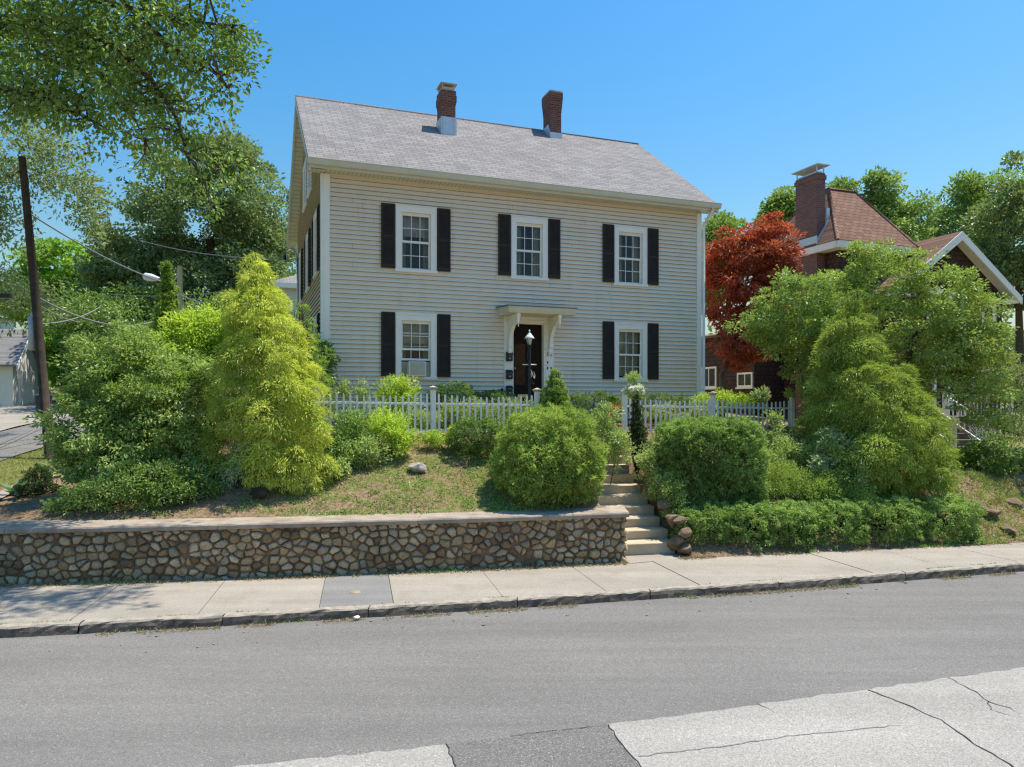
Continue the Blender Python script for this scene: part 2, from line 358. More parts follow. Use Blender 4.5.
xs = np.unique(np.concatenate([[-600, -300, -150, -90, -60, -45, -36], np.arange(-30, -12, .5), np.arange(-12, 13, .14), np.arange(13, 30, .6), [34, 42, 60, 90, 150, 300, 600]]))
ys = np.unique(np.concatenate([[-80, -40, -15, 0, 4, 7], np.arange(8, 20, .13), np.arange(20, 34, .5), [36, 40, 46, 55, 70, 100, 160, 300, 700, 1500]]))
XX, YY = np.meshgrid(xs, ys); ZZ = zt(XX, YY)
def turf_of(x, y):
    v = y - wl(x)
    t = .50 * sstep(-5.0, -4.0, x) * (1 - sstep(.6, 1.2, x)) * (1 - sstep(2.9, 3.6, v))
    t = np.maximum(t, .95 * (1 - sstep(-11.6, -9.6, x)) * sstep(1.6, 2.2, v))
    t = np.maximum(t, .85 * sstep(6.0, 8.0, v)); t = np.maximum(t, .8 * sstep(8.5, 10, x) * sstep(3.0, 4.0, v))
    return t
g = link('ground', grid_mesh('ground', np.stack([XX, YY, ZZ], -1), True, {'turf': turf_of(XX, YY).ravel()}), 'terrain'); tag(g, kind='structure')

# road, pavement, kerb
def strip(name, x0, x1, n, fa, fb, z, mat, m=2, kind='structure'):
    X = np.linspace(x0, x1, n); t = np.linspace(0, 1, m)
    A, B = fa(X), fb(X)
    P = np.stack([np.repeat(X[None], m, 0), A[None] * (1 - t[:, None]) + B[None] * t[:, None], np.full((m, n), z)], -1)
    o = link(name, grid_mesh(name, P, False), mat); return tag(o, kind=kind)
ROADZ = -.12
strip('road', -60, 60, 120, lambda x: kl(x) - 13, lambda x: kl(x) + .02, ROADZ, 'asphalt', 4)
def pxr(px, py, z=ROADZ):
    Y = (EYE - z) * F / (py - CY); return ((px - CX) / F * Y, Y)
def flat(name, pts, z, mat):
    b = MB(); b.quad(*[(x, y, z) for x, y in pts]); return tag(b.build(name, mat), kind='structure')
a_, b_, c_, d_ = pxr(237, 767), pxr(446, 745), pxr(607, 725), pxr(1024, 668)
def wig(p, q, n=60, amp=.022):
    return [(p[0] + (q[0] - p[0]) * i / n, p[1] + (q[1] - p[1]) * i / n + (random.uniform(-amp, amp) if 0 < i < n else 0)) for i in range(n + 1)]
ext = lambda p, q, k: (p[0] + (q[0] - p[0]) * k, p[1] + (q[1] - p[1]) * k)
e1 = ext(b_, a_, 3.5); e2 = ext(c_, d_, 2.2)
bl = ext(b_, pxr(455, 767), 4); cl = ext(c_, pxr(640, 767), 4)
flat('old_road_slab', wig(e1, b_) + [bl, (e1[0] + .5, e1[1] - 3)], ROADZ + .004, 'roadconcrete')
flat('road_patch', [b_] + wig(b_, c_)[1:-1] + [c_, cl, bl], ROADZ + .004, 'asphaltpatch')
flat('old_road_slab', wig(c_, e2, 120) + [(e2[0], e2[1] - 6), cl], ROADZ + .004, 'roadconcrete')
def crack(name, px, wd, z, mat='crack', proj=None):
    pts = [pxr(*p) for p in px]; fine = []
    for p, q in zip(pts[:-1], pts[1:]):
        n = max(2, int(math.dist(p, q) / .07))
        for i in range(n):
            fine.append((p[0] + (q[0] - p[0]) * i / n + random.uniform(-.014, .014), p[1] + (q[1] - p[1]) * i / n + random.uniform(-.014, .014)))
    b = MB()
    for i in range(len(fine) - 1):
        (x0, y0), (x1, y1) = fine[i], fine[i + 1]; l = math.dist(fine[i], fine[i + 1]) + 1e-6
        nx, ny = -(y1 - y0) / l * wd / 2, (x1 - x0) / l * wd / 2
        if i == 0: pa, pb = (x0 - nx, y0 - ny, z), (x0 + nx, y0 + ny, z)
        k = random.uniform(.5, 1.3) * (1 if i < len(fine) - 3 else .3)
        qa, qb = (x1 - nx * k, y1 - ny * k, z), (x1 + nx * k, y1 + ny * k, z)
        b.quad(pa, qa, qb, pb); pa, pb = qa, qb
    return tag(b.build(name, mat), kind='structure')
ZC = ROADZ + .008
crack('road_crack', [(868, 690), (905, 705), (940, 720), (975, 745), (1010, 765), (1030, 785)], .015, ZC)
crack('road_crack', [(948, 678), (975, 692), (990, 703), (1010, 709), (1030, 719)], .010, ZC)
crack('road_crack', [(988, 702), (993, 711), (1030, 722)], .010, ZC)
crack('road_crack', [(758, 704), (770, 710), (778, 716)], .010, ZC)
crack('road_crack', [(640, 757), (720, 747), (800, 735), (912, 725)], .012, ZC, 'slabpatch')
crack('road_seam', [(512, 736), (590, 727), (607, 725)], .008, ZC)
crack('road_seam', [(446, 745), (455, 767), (470, 800)], .012, ZC)
crack('road_seam', [(607, 725), (640, 767), (665, 800)], .012, ZC)

# pavement slabs with open joints over a bed of dirt
def knorm(x):
    s = float(kl(x + .1) - kl(x - .1)) / .2; l = math.hypot(1, s); return (-s / l, 1 / l)
strip('pavement_bed', -60, 60, 160, lambda x: kl(x) + .1, lambda x: wl(x) + .12, -.012, m_plain('joint_dirt', (.13, .10, .07), .95, .3, 8, .6))
pb_ = MB(); pp_ = MB()
xk = -34.0; i = 0
def slab_line(x):                                # a joint: from kerb to wall, square to the kerb
    n = knorm(x); p0 = (x, float(kl(x)) + .155); t = 0
    for t in np.arange(.5, 3, .01):
        if p0[1] + n[1] * t > wl(p0[0] + n[0] * t) - .02: break
    return p0, (p0[0] + n[0] * t, p0[1] + n[1] * t)
edges = []
xk = -2.62
while xk > -40: xk -= 1.52; edges.append(xk)
edges = edges[::-1] + [-2.62, -1.64]
xk = -1.64
while xk < 45: xk += random.choice([1.48, 1.52, 1.56]); edges.append(xk)
for k, (xa, xb) in enumerate(zip(edges[:-1], edges[1:])):
    g_ = .005; pa = slab_line(xa + g_); pb = slab_line(xb - g_)
    dz = random.uniform(-.004, .004); tgt = pp_ if abs(xa + 2.62) < .01 else pb_
    (a0, a1), (b0, b1) = pa, pb; n = 5
    rows = []
    for q in range(n + 1):
        t = q / n; xm = a0[0] + (b0[0] - a0[0]) * t; y0 = float(kl(xm)) + .155
        x1 = a1[0] + (b1[0] - a1[0]) * t; rows.append(((xm, y0), (x1, float(wl(x1)) - .02)))
    for q in range(n):
        (p, r_), (p2, r2) = rows[q], rows[q + 1]
        tgt.quad((*p, dz), (*p2, dz), (*r2, dz), (*r_, dz))
        tgt.quad((*p, -.05), (*p2, -.05), (*p2, dz), (*p, dz))
    tgt.quad((*a0, -.05), (*a0, dz), (*a1, dz), (*a1, -.05)); tgt.quad((*b0, -.05), (*b1, -.05), (*b1, dz), (*b0, dz))
tag(pb_.build('pavement', 'concrete'), kind='structure'); tag(pp_.build('pavement_patch', 'slabpatch'), kind='structure')
# granite kerb stones with rough edges
kb_v, kb_f, kb_m, off = [], [], [], 0
xk = -30.0
while xk < 45:
    ln = random.uniform(1.6, 2.6); n = max(4, int(ln / .09)); X = np.linspace(xk + .006, xk + ln - .006, n)
    prof = [(-.155, -.14), (-.01, -.14), (.0, -.06), (.012, -.012), (.03, .008), (.14, .012), (.15, -.03)]
    P = np.zeros((len(prof), n, 3))
    for a, (dy, dz) in enumerate(prof):
        P[a, :, 0] = X; P[a, :, 1] = kl(X) + dy * (1 if a else -0.0) + (rng.normal(0, .006, n) if 1 <= a <= 4 else 0)
        P[a, :, 2] = dz + (rng.normal(0, .005, n) if 2 <= a <= 5 else 0)
    P[0, :, 1] = kl(X) + .15
    idx = np.arange(P.shape[0] * n).reshape(P.shape[0], n) + off
    kb_v.append(P.reshape(-1, 3)); kb_f.append(np.stack([idx[:-1, :-1], idx[:-1, 1:], idx[1:, 1:], idx[1:, :-1]], -1).reshape(-1, 4)); off += P.shape[0] * n; kb_m.append(np.repeat(np.arange(P.shape[0] - 1) < 3, n - 1))
    xk += ln
ko = link('kerb', np_mesh('kerb', np.concatenate(kb_v), np.concatenate(kb_f), 4, False), 'granite'); tag(ko, kind='structure')
ko.data.materials.append(M['kerbface']); ko.data.polygons.foreach_set('material_index', np.concatenate(kb_m).astype(np.int32))
# valve cover set in the asphalt slab
vc = pxr(355, 592, 0.006); b = MB(); b.lathe([(.0, .012), (.05, .012), (.055, .010), (.075, .010), (.082, .0)], 20)
tag(b.build('valve_cover', 'rust', loc=(vc[0], vc[1], .0)), 'small round rusty valve cover set in the grey asphalt pavement patch', 'valve cover')

# side street, drive and footpath on the left
def drape(name, q, nu, nv, dz, mat):
    (p00, p10, p11, p01) = [Vector((p[0], p[1], 0)) for p in q]
    P = np.zeros((nv, nu, 3))
    for j in range(nv):
        for i in range(nu):
            s, t = i / (nu - 1), j / (nv - 1)
            p = (p00 * (1 - s) + p10 * s) * (1 - t) + (p01 * (1 - s) + p11 * s) * t
            P[j, i] = (p.x, p.y, Z(p.x, p.y) + dz)
    return tag(link(name, grid_mesh(name, P, True), mat), kind='structure')
n0, n1 = gp(0, 462), gp(48, 447); f0, f1 = gp(0, 433), gp(44, 423)
dn = (n1 - n0); df = (f1 - f0)
drape('side_street', [n0 - dn * 2.2, n0 + dn * 12, f0 + df * 6, f0 - df * 2.6], 40, 8, .05, 'asphalt')
drape('driveway', [f0 - df * .8 + Vector((-.05, 0, 0)), f0 + df * 5, gp(44, 404), gp(0, 405)], 30, 8, .06, 'concrete')
drape('footpath', [gp(-60, 520), gp(-60, 534), gp(24, 487), gp(24, 480)], 10, 12, .035, 'concrete')

# ------------------------------------------------------------------ foliage tools
def unit(a): return a / (np.linalg.norm(a, axis=-1, keepdims=True) + 1e-9)
def rdir(n): return unit(rng.normal(size=(n, 3)))
def leaf_mesh(name, P, D, N, L, Wd, tint):
    n = len(P); D = unit(D); S = unit(np.cross(D, N)); N = np.cross(S, D)
    L = (L * rng.uniform(.65, 1.3, n))[:, None]; w = (Wd * rng.uniform(.7, 1.25, n))[:, None]
    v = np.empty((n, 4, 3), np.float32)
    v[:, 0] = P; v[:, 1] = P + D * L * .45 + S * w * .5 + N * w * .18; v[:, 2] = P + D * L - N * L * .12; v[:, 3] = P + D * L * .45 - S * w * .5 + N * w * .18
    b = (np.arange(n) * 4)[:, None]
    f = np.concatenate([b + np.array([[0, 1, 2]]), b + np.array([[0, 2, 3]])], 1).reshape(-1, 3)
    return np_mesh(name, v.reshape(-1, 3), f, 3, False, {'tint': np.repeat(np.clip(tint, 0, 1), 4)})
def dnoise(d, k=3, seed=0):
    r = np.random.default_rng(seed); o = np.zeros(len(d))
    for _ in range(6):
        o += np.sin(d @ (r.normal(size=3) * k) + r.uniform(0, 6.28))
    return o / 3.2
def px_lobes(lobes):                             # (px, py, half width, half height, depth, half depth in metres)
    out = []
    for l in lobes:
        px, py, rx, ry, Y = l[:5]; c = at(px, py, Y); rX = rx * Y / F; rZ = ry * Y / F
        out.append((c.x, c.y, c.z, rX, l[5] if len(l) > 5 else rX, rZ))
    return np.array(out)
def in_lobes(P, L, skip=None, k=.92):
    m = np.zeros(len(P), bool)
    for i, l in enumerate(L):
        if i == skip: continue
        m |= (((P - l[:3]) / (l[3:] * k)) ** 2).sum(1) < 1
    return m
def shell_pts(L, n, amp=.1, depth=.15, power=2.0, freq=3, seed=1, zmin=None):
    areas = np.array([(l[3] * l[4]) + (l[3] * l[5]) + (l[4] * l[5]) for l in L]); pr = areas / areas.sum()
    Ps, Ns = [], []
    for i, l in enumerate(L):
        m = int(n * pr[i] * 1.25) + 4; d = rdir(m)
        if power > 2.9:                                              # even cover on boxy shapes, corners included
            d = rng.uniform(-1, 1, (m, 3)); d[np.arange(m), rng.integers(0, 3, m)] = rng.choice([-1., 1.], m); d = unit(d)
        q = (np.abs(d) ** power).sum(1) ** (-1 / power)              # superellipsoid
        r = q * (1 + amp * dnoise(d, freq, seed + i)) * (1 - depth * rng.random(m) ** 1.6)
        p = l[:3] + d * r[:, None] * l[3:]
        nn = unit(np.sign(d) * np.abs(d) ** (power - 1) / l[3:])
        keep = ~in_lobes(p, L, i)
        Ps.append(p[keep]); Ns.append(nn[keep])
    P, N = np.concatenate(Ps), np.concatenate(Ns)
    return P, N
def clip_ground(P, *arr, gap=.02):
    k = P[:, 2] > zt(P[:, 0], P[:, 1]) + gap
    return (P[k],) + tuple(a[k] for a in arr)
def foliage_shell(L, n, leaf, amp=.1, depth=.2, power=2.0, freq=3, seed=1, up=.5, droop=0., spread=.6, tnoise=3.):
    """dense, clipped or conical growth: short sprays standing out from the surface"""
    P, N = shell_pts(L, n, amp, depth, power, freq, seed)
    P, N = clip_ground(P, N)
    D = unit(N + np.array([0, 0, up - droop]) + rng.normal(size=P.shape) * spread)
    NN = unit(N + rng.normal(size=P.shape) * .7 + np.array([0, 0, .4]))
    t = .5 + .22 * dnoise(P, tnoise, seed + 50) + rng.normal(0, .16, len(P))
    return P - D * leaf[0] * .3, D, NN, t
def foliage_clumps(L, nc, per, R, leaf, seed=1, shell=.55, flat_=.7, up=.6, droop=.0, cl_extra=None, spread=1.0, gap=.05):
    """loose crowns: clumps of leaves at twig ends, with gaps between"""
    vol = np.array([np.prod(l[3:]) ** .8 for l in L]); pr = vol / vol.sum(); C = []
    for i, l in enumerate(L):
        m = max(1, int(round(nc * pr[i]))); d = rdir(m)
        r = (shell + (1 - shell) * rng.random(m)) * (1 + .14 * dnoise(d, 3.5, seed + i))
        C.append(l[:3] + d * r[:, None] * l[3:])
    C = np.concatenate(C)
    if cl_extra is not None: C = np.concatenate([C, cl_extra])
    C = C[C[:, 2] > zt(C[:, 0], C[:, 1]) + gap]
    m = len(C); Rk = R * rng.uniform(.6, 1.35, m); ct = rng.normal(.5, .15, m)
    idx = np.repeat(np.arange(m), per); n = len(idx); d = rdir(n)
    off = d * (rng.random(n) ** .45)[:, None] * Rk[idx][:, None] * np.array([1, 1, flat_])
    P = C[idx] + off
    cen = L[:, :3].mean(0); out = unit(C[idx] - cen)
    D = unit(d * .9 + out * .5 + np.array([0, 0, -droop]) + rng.normal(size=P.shape) * .4 * spread)
    NN = unit(rng.normal(size=P.shape) * .55 + np.array([0, 0, up]) + out * .25)
    t = ct[idx] + rng.normal(0, .17, n)
    k = P[:, 2] > zt(P[:, 0], P[:, 1]) + .01
    return P[k], D[k], NN[k], t[k], C
def branches(base, C, r0, trunk=None, nmax=160, ns=5):
    """a trunk and limbs that reach to the clump centres"""
    b = MB(); nodes = []; rad = []
    tr = [Vector(p) for p in trunk]
    for k, p in enumerate(tr): nodes.append(np.array(p)); rad.append(r0 * (1 - .55 * k / max(1, len(tr) - 1)))
    b.tube(tr, rad, 9)
    start = max(1, len(tr) // 2 - 1)
    C = C[rng.permutation(len(C))[:nmax]]; C = C[np.argsort(np.linalg.norm(C - np.array(tr[-1]), axis=1))]
    for c in C:
        A = np.array(nodes[start:]); dv = c - A; dist = np.linalg.norm(dv, axis=1) + np.maximum(0, A[:, 2] - c[2]) * .8
        j = int(np.argmin(dist)); p = A[j]; rj = rad[start + j]; ln = float(np.linalg.norm(c - p))
        if ln < .05: continue
        r1 = min(rj * .72, .012 + ln * .028); m1 = p + (c - p) * .4 + rng.normal(size=3) * ln * .07 + np.array([0, 0, ln * .06])
        m2 = p + (c - p) * .72 + rng.normal(size=3) * ln * .05 + np.array([0, 0, ln * .05])
        b.tube([p, m1, m2, c], [r1, r1 * .8, r1 * .6, r1 * .3], ns, False)
        for q, rr in ((m1, r1 * .8), (m2, r1 * .6), (c, r1 * .35)): nodes.append(q); rad.append(rr)
    return b
def rel(P, base): return P - np.array(base)
def mk_plant(name, label, cat, base, leafdat, leaf, mat, group=None, stems=None, leafname='foliage', stemname='stems', stemmat='bark', extra=()):
    """an Empty at the foot of the plant > foliage, stems"""
    base = np.array(base, float); r = empty(name, base, 0, label, cat, group)
    P, D, N, t = leafdat
    link(leafname, leaf_mesh(leafname, rel(P, base), D, N, leaf[0], leaf[1], t), mat, r)
    if stems is not None:
        stems.v = [tuple(np.array(v) - base) for v in stems.v]; stems.build(stemname, stemmat, r)
    for nm, dat, lf, mt in extra:
        P, D, N, t = dat; link(nm, leaf_mesh(nm, rel(P, base), D, N, lf[0], lf[1], t), mt, r)
    return r
def ground_base(L):
    x, y = L[:, 0].mean(), L[:, 1].mean(); return (x, y, Z(x, y))
def tufts(L, nc, per, R, leaf, seed, amp, freq, depth, power, droop=.0, ax_up=.25, tn=2.2):
    """short sprays bunched into tufts over the surface of the lobes"""
    C, N = shell_pts(L, nc, amp, depth, power, freq, seed); C, N = clip_ground(C, N, gap=.03)
    m = len(C); idx = np.repeat(np.arange(m), per); n = len(idx)
    ax = unit(N + np.array([0, 0, ax_up]) + rng.normal(size=(m, 3)) * .4); Rk = R * rng.uniform(.5, 1.5, m)
    d = unit(ax[idx] * .8 + rng.normal(size=(n, 3)) * .65); s = rng.random(n) ** .5
    P = C[idx] + d * (s * Rk[idx])[:, None] * np.array([1, 1, .62]); P[:, 2] -= droop * s * s * Rk[idx]
    D = unit(d + np.array([0, 0, -droop]) + rng.normal(size=(n, 3)) * .4)
    NN = unit(rng.normal(size=(n, 3)) * .55 + ax[idx] * .3 + np.array([0, 0, 1.15]))
    ct = .5 + .18 * dnoise(C, tn, seed + 9) + rng.normal(0, .15, m)
    t = ct[idx] + rng.normal(0, .13, n)
    return P, D, NN, t, C
def dense(name, label, cat, lobes, n, leaf, mat, amp=.1, depth=.2, power=2., freq=3, seed=1, up=.5, droop=0, spread=.6, group=None, world=False, tn=2.5, per=44, R=None, core=.33):
    L = np.array(lobes, float) if world else px_lobes(lobes); base = ground_base(L)
    R = R or leaf[0] * 1.6
    p1, d1, n1, t1, C = tufts(L, max(20, int(n * (1 - core) / per)), per, R, leaf, seed, amp, freq, depth, power, droop, up * .5, tn)
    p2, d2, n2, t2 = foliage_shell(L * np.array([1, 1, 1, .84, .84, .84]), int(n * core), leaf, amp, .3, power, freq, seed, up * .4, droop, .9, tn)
    dat = [np.concatenate(a) for a in ((p1, p2), (d1, d2), (n1, n2), (t1, t2 - .1))]  # inner leaves tinted darker: shade in the gaps put into their colour
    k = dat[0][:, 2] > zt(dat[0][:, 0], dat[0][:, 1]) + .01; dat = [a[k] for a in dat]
    b = MB()
    for l in L:
        for _ in range(14):
            d = rdir(1)[0]; d[2] = abs(d[2]); p = l[:3] + d * l[3:] * .86
            q = np.array([base[0] * .5 + l[0] * .5, base[1] * .5 + l[1] * .5, Z(l[0], l[1])]); m = (p + q) / 2 + rng.normal(size=3) * .04
            b.tube([q, m, p], [.018, .013, .006], 4, False)
    return mk_plant(name, label, cat, base, dat, leaf, mat, group, b, 'foliage', 'stems', 'core')
def loose(name, label, cat, lobes, nc, per, R, leaf, mat, seed=1, shell=.5, flat_=.75, up=.6, droop=.1, group=None, world=False, stem_r=.03, trunk=None, nbr=120, leafname='foliage', stemname='stems', stemmat='bark', spread=1., base=None, extra_c=None):
    L = np.array(lobes, float) if world else px_lobes(lobes)
    if base is None: base = ground_base(L)
    P, D, N, t, C = foliage_clumps(L, nc, per, R, leaf, seed, shell, flat_, up, droop, extra_c, spread)
    if trunk is None:
        c = L[np.argmax(np.prod(L[:, 3:], axis=1))]; trunk = [base, (base[0] * .7 + c[0] * .3, base[1] * .7 + c[1] * .3, base[2] + (c[2] - base[2]) * .35), (c[0], c[1], base[2] + (c[2] - base[2]) * .7)]
    b = branches(base, C, stem_r, trunk, nbr)
    return mk_plant(name, label, cat, base, (P, D, N, t), leaf, mat, group, b, leafname, stemname, stemmat)
# ------------------------------------------------------------------ fieldstone retaining wall with its concrete cap
def retaining_wall():
    x0, x1, zt_ = -14.0, 1.98, .79
    xa = np.arange(x0, x1 + .001, .016); pa = np.stack([xa, wl(xa)], 1)
    nb = 40; pbk = np.stack([np.full(nb, x1), wl(x1) + np.linspace(.0158, .62, nb)], 1)
    path = np.concatenate([pa, pbk]); seg = np.r_[0, np.cumsum(np.linalg.norm(np.diff(path, axis=0), axis=1))]
    tn = np.gradient(path, axis=0); tn /= np.linalg.norm(tn, axis=1)[:, None]; nrm = np.stack([tn[:, 1], -tn[:, 0]], 1)
    for _ in range(3): nrm[1:-1] = (nrm[:-2] + nrm[1:-1] * 2 + nrm[2:]) / 4
    zg = np.linspace(-.10, zt_, 58); U, Zg = np.meshgrid(seg, zg)
    pts = []
    zrow = -.06
    while zrow < .86:
        hh = random.uniform(.075, .16); u = random.uniform(-.2, 0)
        while u < seg[-1] + .2:
            w_ = random.uniform(.07, .25); pts.append((u + w_ / 2 + random.gauss(0, .02), zrow + hh / 2 + random.gauss(0, .042))); u += w_
        zrow += hh
    pts = np.array(pts); n = len(pts); an = .82
    out = np.zeros(U.shape); cell = np.zeros(U.shape, int); edge = np.zeros(U.shape)
    for j in range(U.shape[1]):
        u = U[0, j]; k = np.where(np.abs(pts[:, 0] - u) < .6)[0]
        wu = u + .012 * np.sin(zg * 13 + u * 5); wz = zg + .010 * np.sin(u * 15)
        d = np.sqrt(((wu[:, None] - pts[k, 0]) * an) ** 2 + (wz[:, None] - pts[k, 1]) ** 2)
        o = np.argsort(d, 1)[:, :2]; d1 = np.take_along_axis(d, o[:, :1], 1)[:, 0]; d2 = np.take_along_axis(d, o[:, 1:2], 1)[:, 0]
        cell[:, j] = k[o[:, 0]]; edge[:, j] = (d2 - d1) - .75 * np.maximum(0, d1 - .062)
    pro = rng.uniform(.03, .085, n); tx, tz = rng.normal(0, .12, n), rng.normal(0, .12, n); tint = rng.random(n)
    e = np.clip((edge - .008) / .075, 0, 1); dome = np.sqrt(1 - (1 - e) ** 2)
    du, dz = U - pts[cell, 0], Zg - pts[cell, 1]
    rough = .008 * np.sin(U * 60 + tint[cell] * 40) * np.sin(Zg * 55 + tint[cell] * 70) + .004 * np.sin(U * 140 + 3 * tint[cell]) * np.sin(Zg * 130)
    h = dome * (pro[cell] + du * tx[cell] + dz * tz[cell] + rough) + rng.normal(0, .0015, U.shape)
    h = np.where(h > 0, h, 0); mort = (e < .10).astype(float)
    P = np.stack([path[None, :, 0] + nrm[None, :, 0] * (h - .024), path[None, :, 1] + nrm[None, :, 1] * (h - .024), Zg], -1)
    base = np.array([x0 / 2 + x1 / 2, float(wl(-6)), 0.]); r = empty('retaining_wall', base, 0, 'low fieldstone retaining wall with a flat concrete cap along the pavement', 'wall')
    link('stonework', grid_mesh('stonework', P - base, False, {'tint': (tint[cell] + rng.normal(0, .04, U.shape)).ravel(), 'mortar': mort.ravel()}), 'stone', r)
    b = MB(); u = x0 - .05
    while u < x1 + .06:
        ln = min(random.choice([2.1, 2.6, 3.1]), x1 + .07 - u); nn = max(4, int(ln / .14)); X = np.linspace(u + .004, u + ln - .004, nn)
        if x1 + .07 - (u + ln) < .5: ln = x1 + .07 - u; X = np.linspace(u + .004, u + ln, nn)
        prof = [(.60, .785), (-.055, .785), (-.065, .80), (-.066, .845), (-.05, .868), (.60, .885)]
        rows = []
        for x in X:
            dx = random.gauss(0, .004)
            rows.append([(x - base[0], float(wl(x)) + a + (dx if 0 < k < 5 else 0) - base[1], z + random.gauss(0, .002)) for k, (a, z) in enumerate(prof)])
        for p, q in zip(rows[:-1], rows[1:]):
            for k in range(5): b.quad(p[k], p[k + 1], q[k + 1], q[k])
        b.quad(*rows[0][::-1]); b.quad(*rows[-1]); u += ln
    b.build('cap', 'cap', r)
retaining_wall()

# ------------------------------------------------------------------ concrete steps up the bank
def stw(u, t, z): return (ST0[0] + STR[0] * u + STD[0] * t, ST0[1] + STR[1] * u + STD[1] * t, z)
STW = [1.12, 1.08, 1.05, 1.02, 1.0, 1.0, 1.0, 1.0, 1.0, 1.0, 1.0]
r = empty('steps', (*stw(.5, 0, 0),), math.atan2(STR[1], STR[0]), 'worn concrete steps climbing the bank between the stone wall and the clipped bush', 'steps')
for k in range(11):
    z1 = .215 + .174 * k; b = MB(); t0 = .33 * k + random.uniform(-.012, .012); w_ = 1.12 + random.uniform(-.01, .03)
    n = 9; top = []; 
    for i in range(n + 1):
        u = -.66 + w_ * i / n
        top.append((u, t0 + random.gauss(0, .004), z1 + random.gauss(0, .0025)))
    for p, q in zip(top[:-1], top[1:]):
        lo = lambda a, z: (a[0], a[1] + .018, z)
        b.quad(lo(p, z1 - .24), lo(q, z1 - .24), lo(q, z1 - .035), lo(p, z1 - .035))
        b.quad(lo(p, z1 - .035), lo(q, z1 - .035), (q[0], q[1], z1 - .012), (p[0], p[1], z1 - .012))
        b.quad((p[0], p[1], z1 - .012), (q[0], q[1], z1 - .012), (q[0], q[1] + .012, z1), (p[0], p[1] + .012, z1))
        b.quad((p[0], p[1] + .012, z1), (q[0], q[1] + .012, z1), (q[0], q[1] + .40, z1 + .004), (p[0], p[1] + .40, z1 + .004))
    for u in (top[0][0], top[-1][0]): b.quad((u, t0 + .018, z1 - .24), (u, t0 + .4, z1 - .24), (u, t0 + .4, z1 + .003), (u, t0 + .012, z1))
    b.build('step', 'step', r)

b = MB(); b.quad(*[stw(*p) for p in ((-.14, -.62, .004), (1.05, -.42, .004), (1.05, .03, .004), (-.14, .03, .004))]); tag(b.build('landing', 'concrete'), kind='structure')
# ------------------------------------------------------------------ the main house
TH = .355; ES, ED = (math.cos(TH), math.sin(TH)), (-math.sin(TH), math.cos(TH))
HO = (-4.432, 17.0, 2.3)
def hw(s, d, z): return (HO[0] + ES[0] * s + ED[0] * d, HO[1] + ES[1] * s + ED[1] * d, z)     # house plan to world
HW, HD, RD = 10.455, 8.2, 4.1
ZE, ZR, OV, OG = 6.063, 9.252, .35, .355; SL = (ZR - ZE) / (RD + OV)
house = empty('house', HO, TH, 'beige clapboard two-storey house with dark shutters and grey shingle roof', 'house')
front = lambda u, o, z: (u, -o, z)
left = lambda u, o, z: (-o, u, z)
right = lambda u, o, z: (HW + o, u, z)
back = lambda u, o, z: (u, HD + o, z)
def mapped(b, fn):
    b.v = [fn(*p) for p in b.v]; return b
CH = .108
def clap(b, fn, u0, u1, z0, z1, holes, clip=None):
    zs = set(np.arange(z0, z1, CH).round(4)) | {z1}
    for h in holes: zs |= {h[2], h[3]}
    zs |= {round(z + CH * .72, 4) for z in np.arange(z0, z1, CH)}; zs = sorted(z for z in zs if z0 <= z <= z1)
    b.mi = []
    dep = lambda z: .040 - .038 * min(1, (((z - z0) % CH) / CH) / .72)
    for za, zb in zip(zs[:-1], zs[1:]):
        if zb - za < 1e-3: continue
        oa = dep(za + 1e-4); ob = dep(zb - 1e-4); zm = (za + zb) / 2
        ua, ub = (clip(zm) if clip else (u0, u1)); spans = [(ua, ub)]
        for h in holes:
            if h[2] - 1e-4 <= za and zb <= h[3] + 1e-4:
                spans = [s for a, c in spans for s in ((a, min(c, h[0])), (max(a, h[1]), c)) if s[1] - s[0] > .002]
        starts = abs(((za - z0) / CH) - round((za - z0) / CH)) < 1e-3
        ci = int((za - z0) / CH + 1e-3); jr = random.Random(ci * 7 + int(u1 * 10)); js = [jr.uniform(.3, 3.4)]
        while js[-1] < u1: js.append(js[-1] + jr.uniform(2.9, 3.7))
        for j in js: spans = [s for a, c in spans for s in (((a, j - .002), (j + .002, c)) if a + .05 < j < c - .05 else ((a, c),))]
        for a, c in spans:
            top = abs(((zb - z0) / CH) - round((zb - z0) / CH)) < 1e-3
            if top and zb - za > .016:
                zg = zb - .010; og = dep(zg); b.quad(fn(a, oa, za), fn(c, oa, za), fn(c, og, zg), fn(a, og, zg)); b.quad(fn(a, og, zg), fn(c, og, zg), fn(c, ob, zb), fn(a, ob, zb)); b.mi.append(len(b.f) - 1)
            else: b.quad(fn(a, oa, za), fn(c, oa, za), fn(c, ob, zb), fn(a, ob, zb))
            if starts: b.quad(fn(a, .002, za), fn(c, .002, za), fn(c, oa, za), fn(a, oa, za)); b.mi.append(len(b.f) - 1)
WINS = [(u, z0, z1, up) for u in (1.699, 4.681, 7.658) for (z0, z1, up) in ((3.665, 5.286, 1), (1.049, 2.647, 0)) if not (u == 4.681 and not up)]
LW = [(d, z0, z1) for d in (.85, 3.35, 6.1) for z0, z1 in ((3.665, 5.286), (1.049, 2.647))] + [(2.75, 6.25, 7.6), (4.4, 6.25, 7.6)]
DU0, DU1 = 4.498, 5.876
fh = [(u + .06, u + 1.033 - .06, z0 + .05, z1 - .06) for u, z0, z1, _ in WINS] + [(4.74, 5.6, .3, 2.62)]
lh = [(d + .06, d + .94, z0 + .05, z1 - .06) for d, z0, z1 in LW]
b = MB(); clap(b, front, 0, HW, .05, 5.875, fh); FW = b
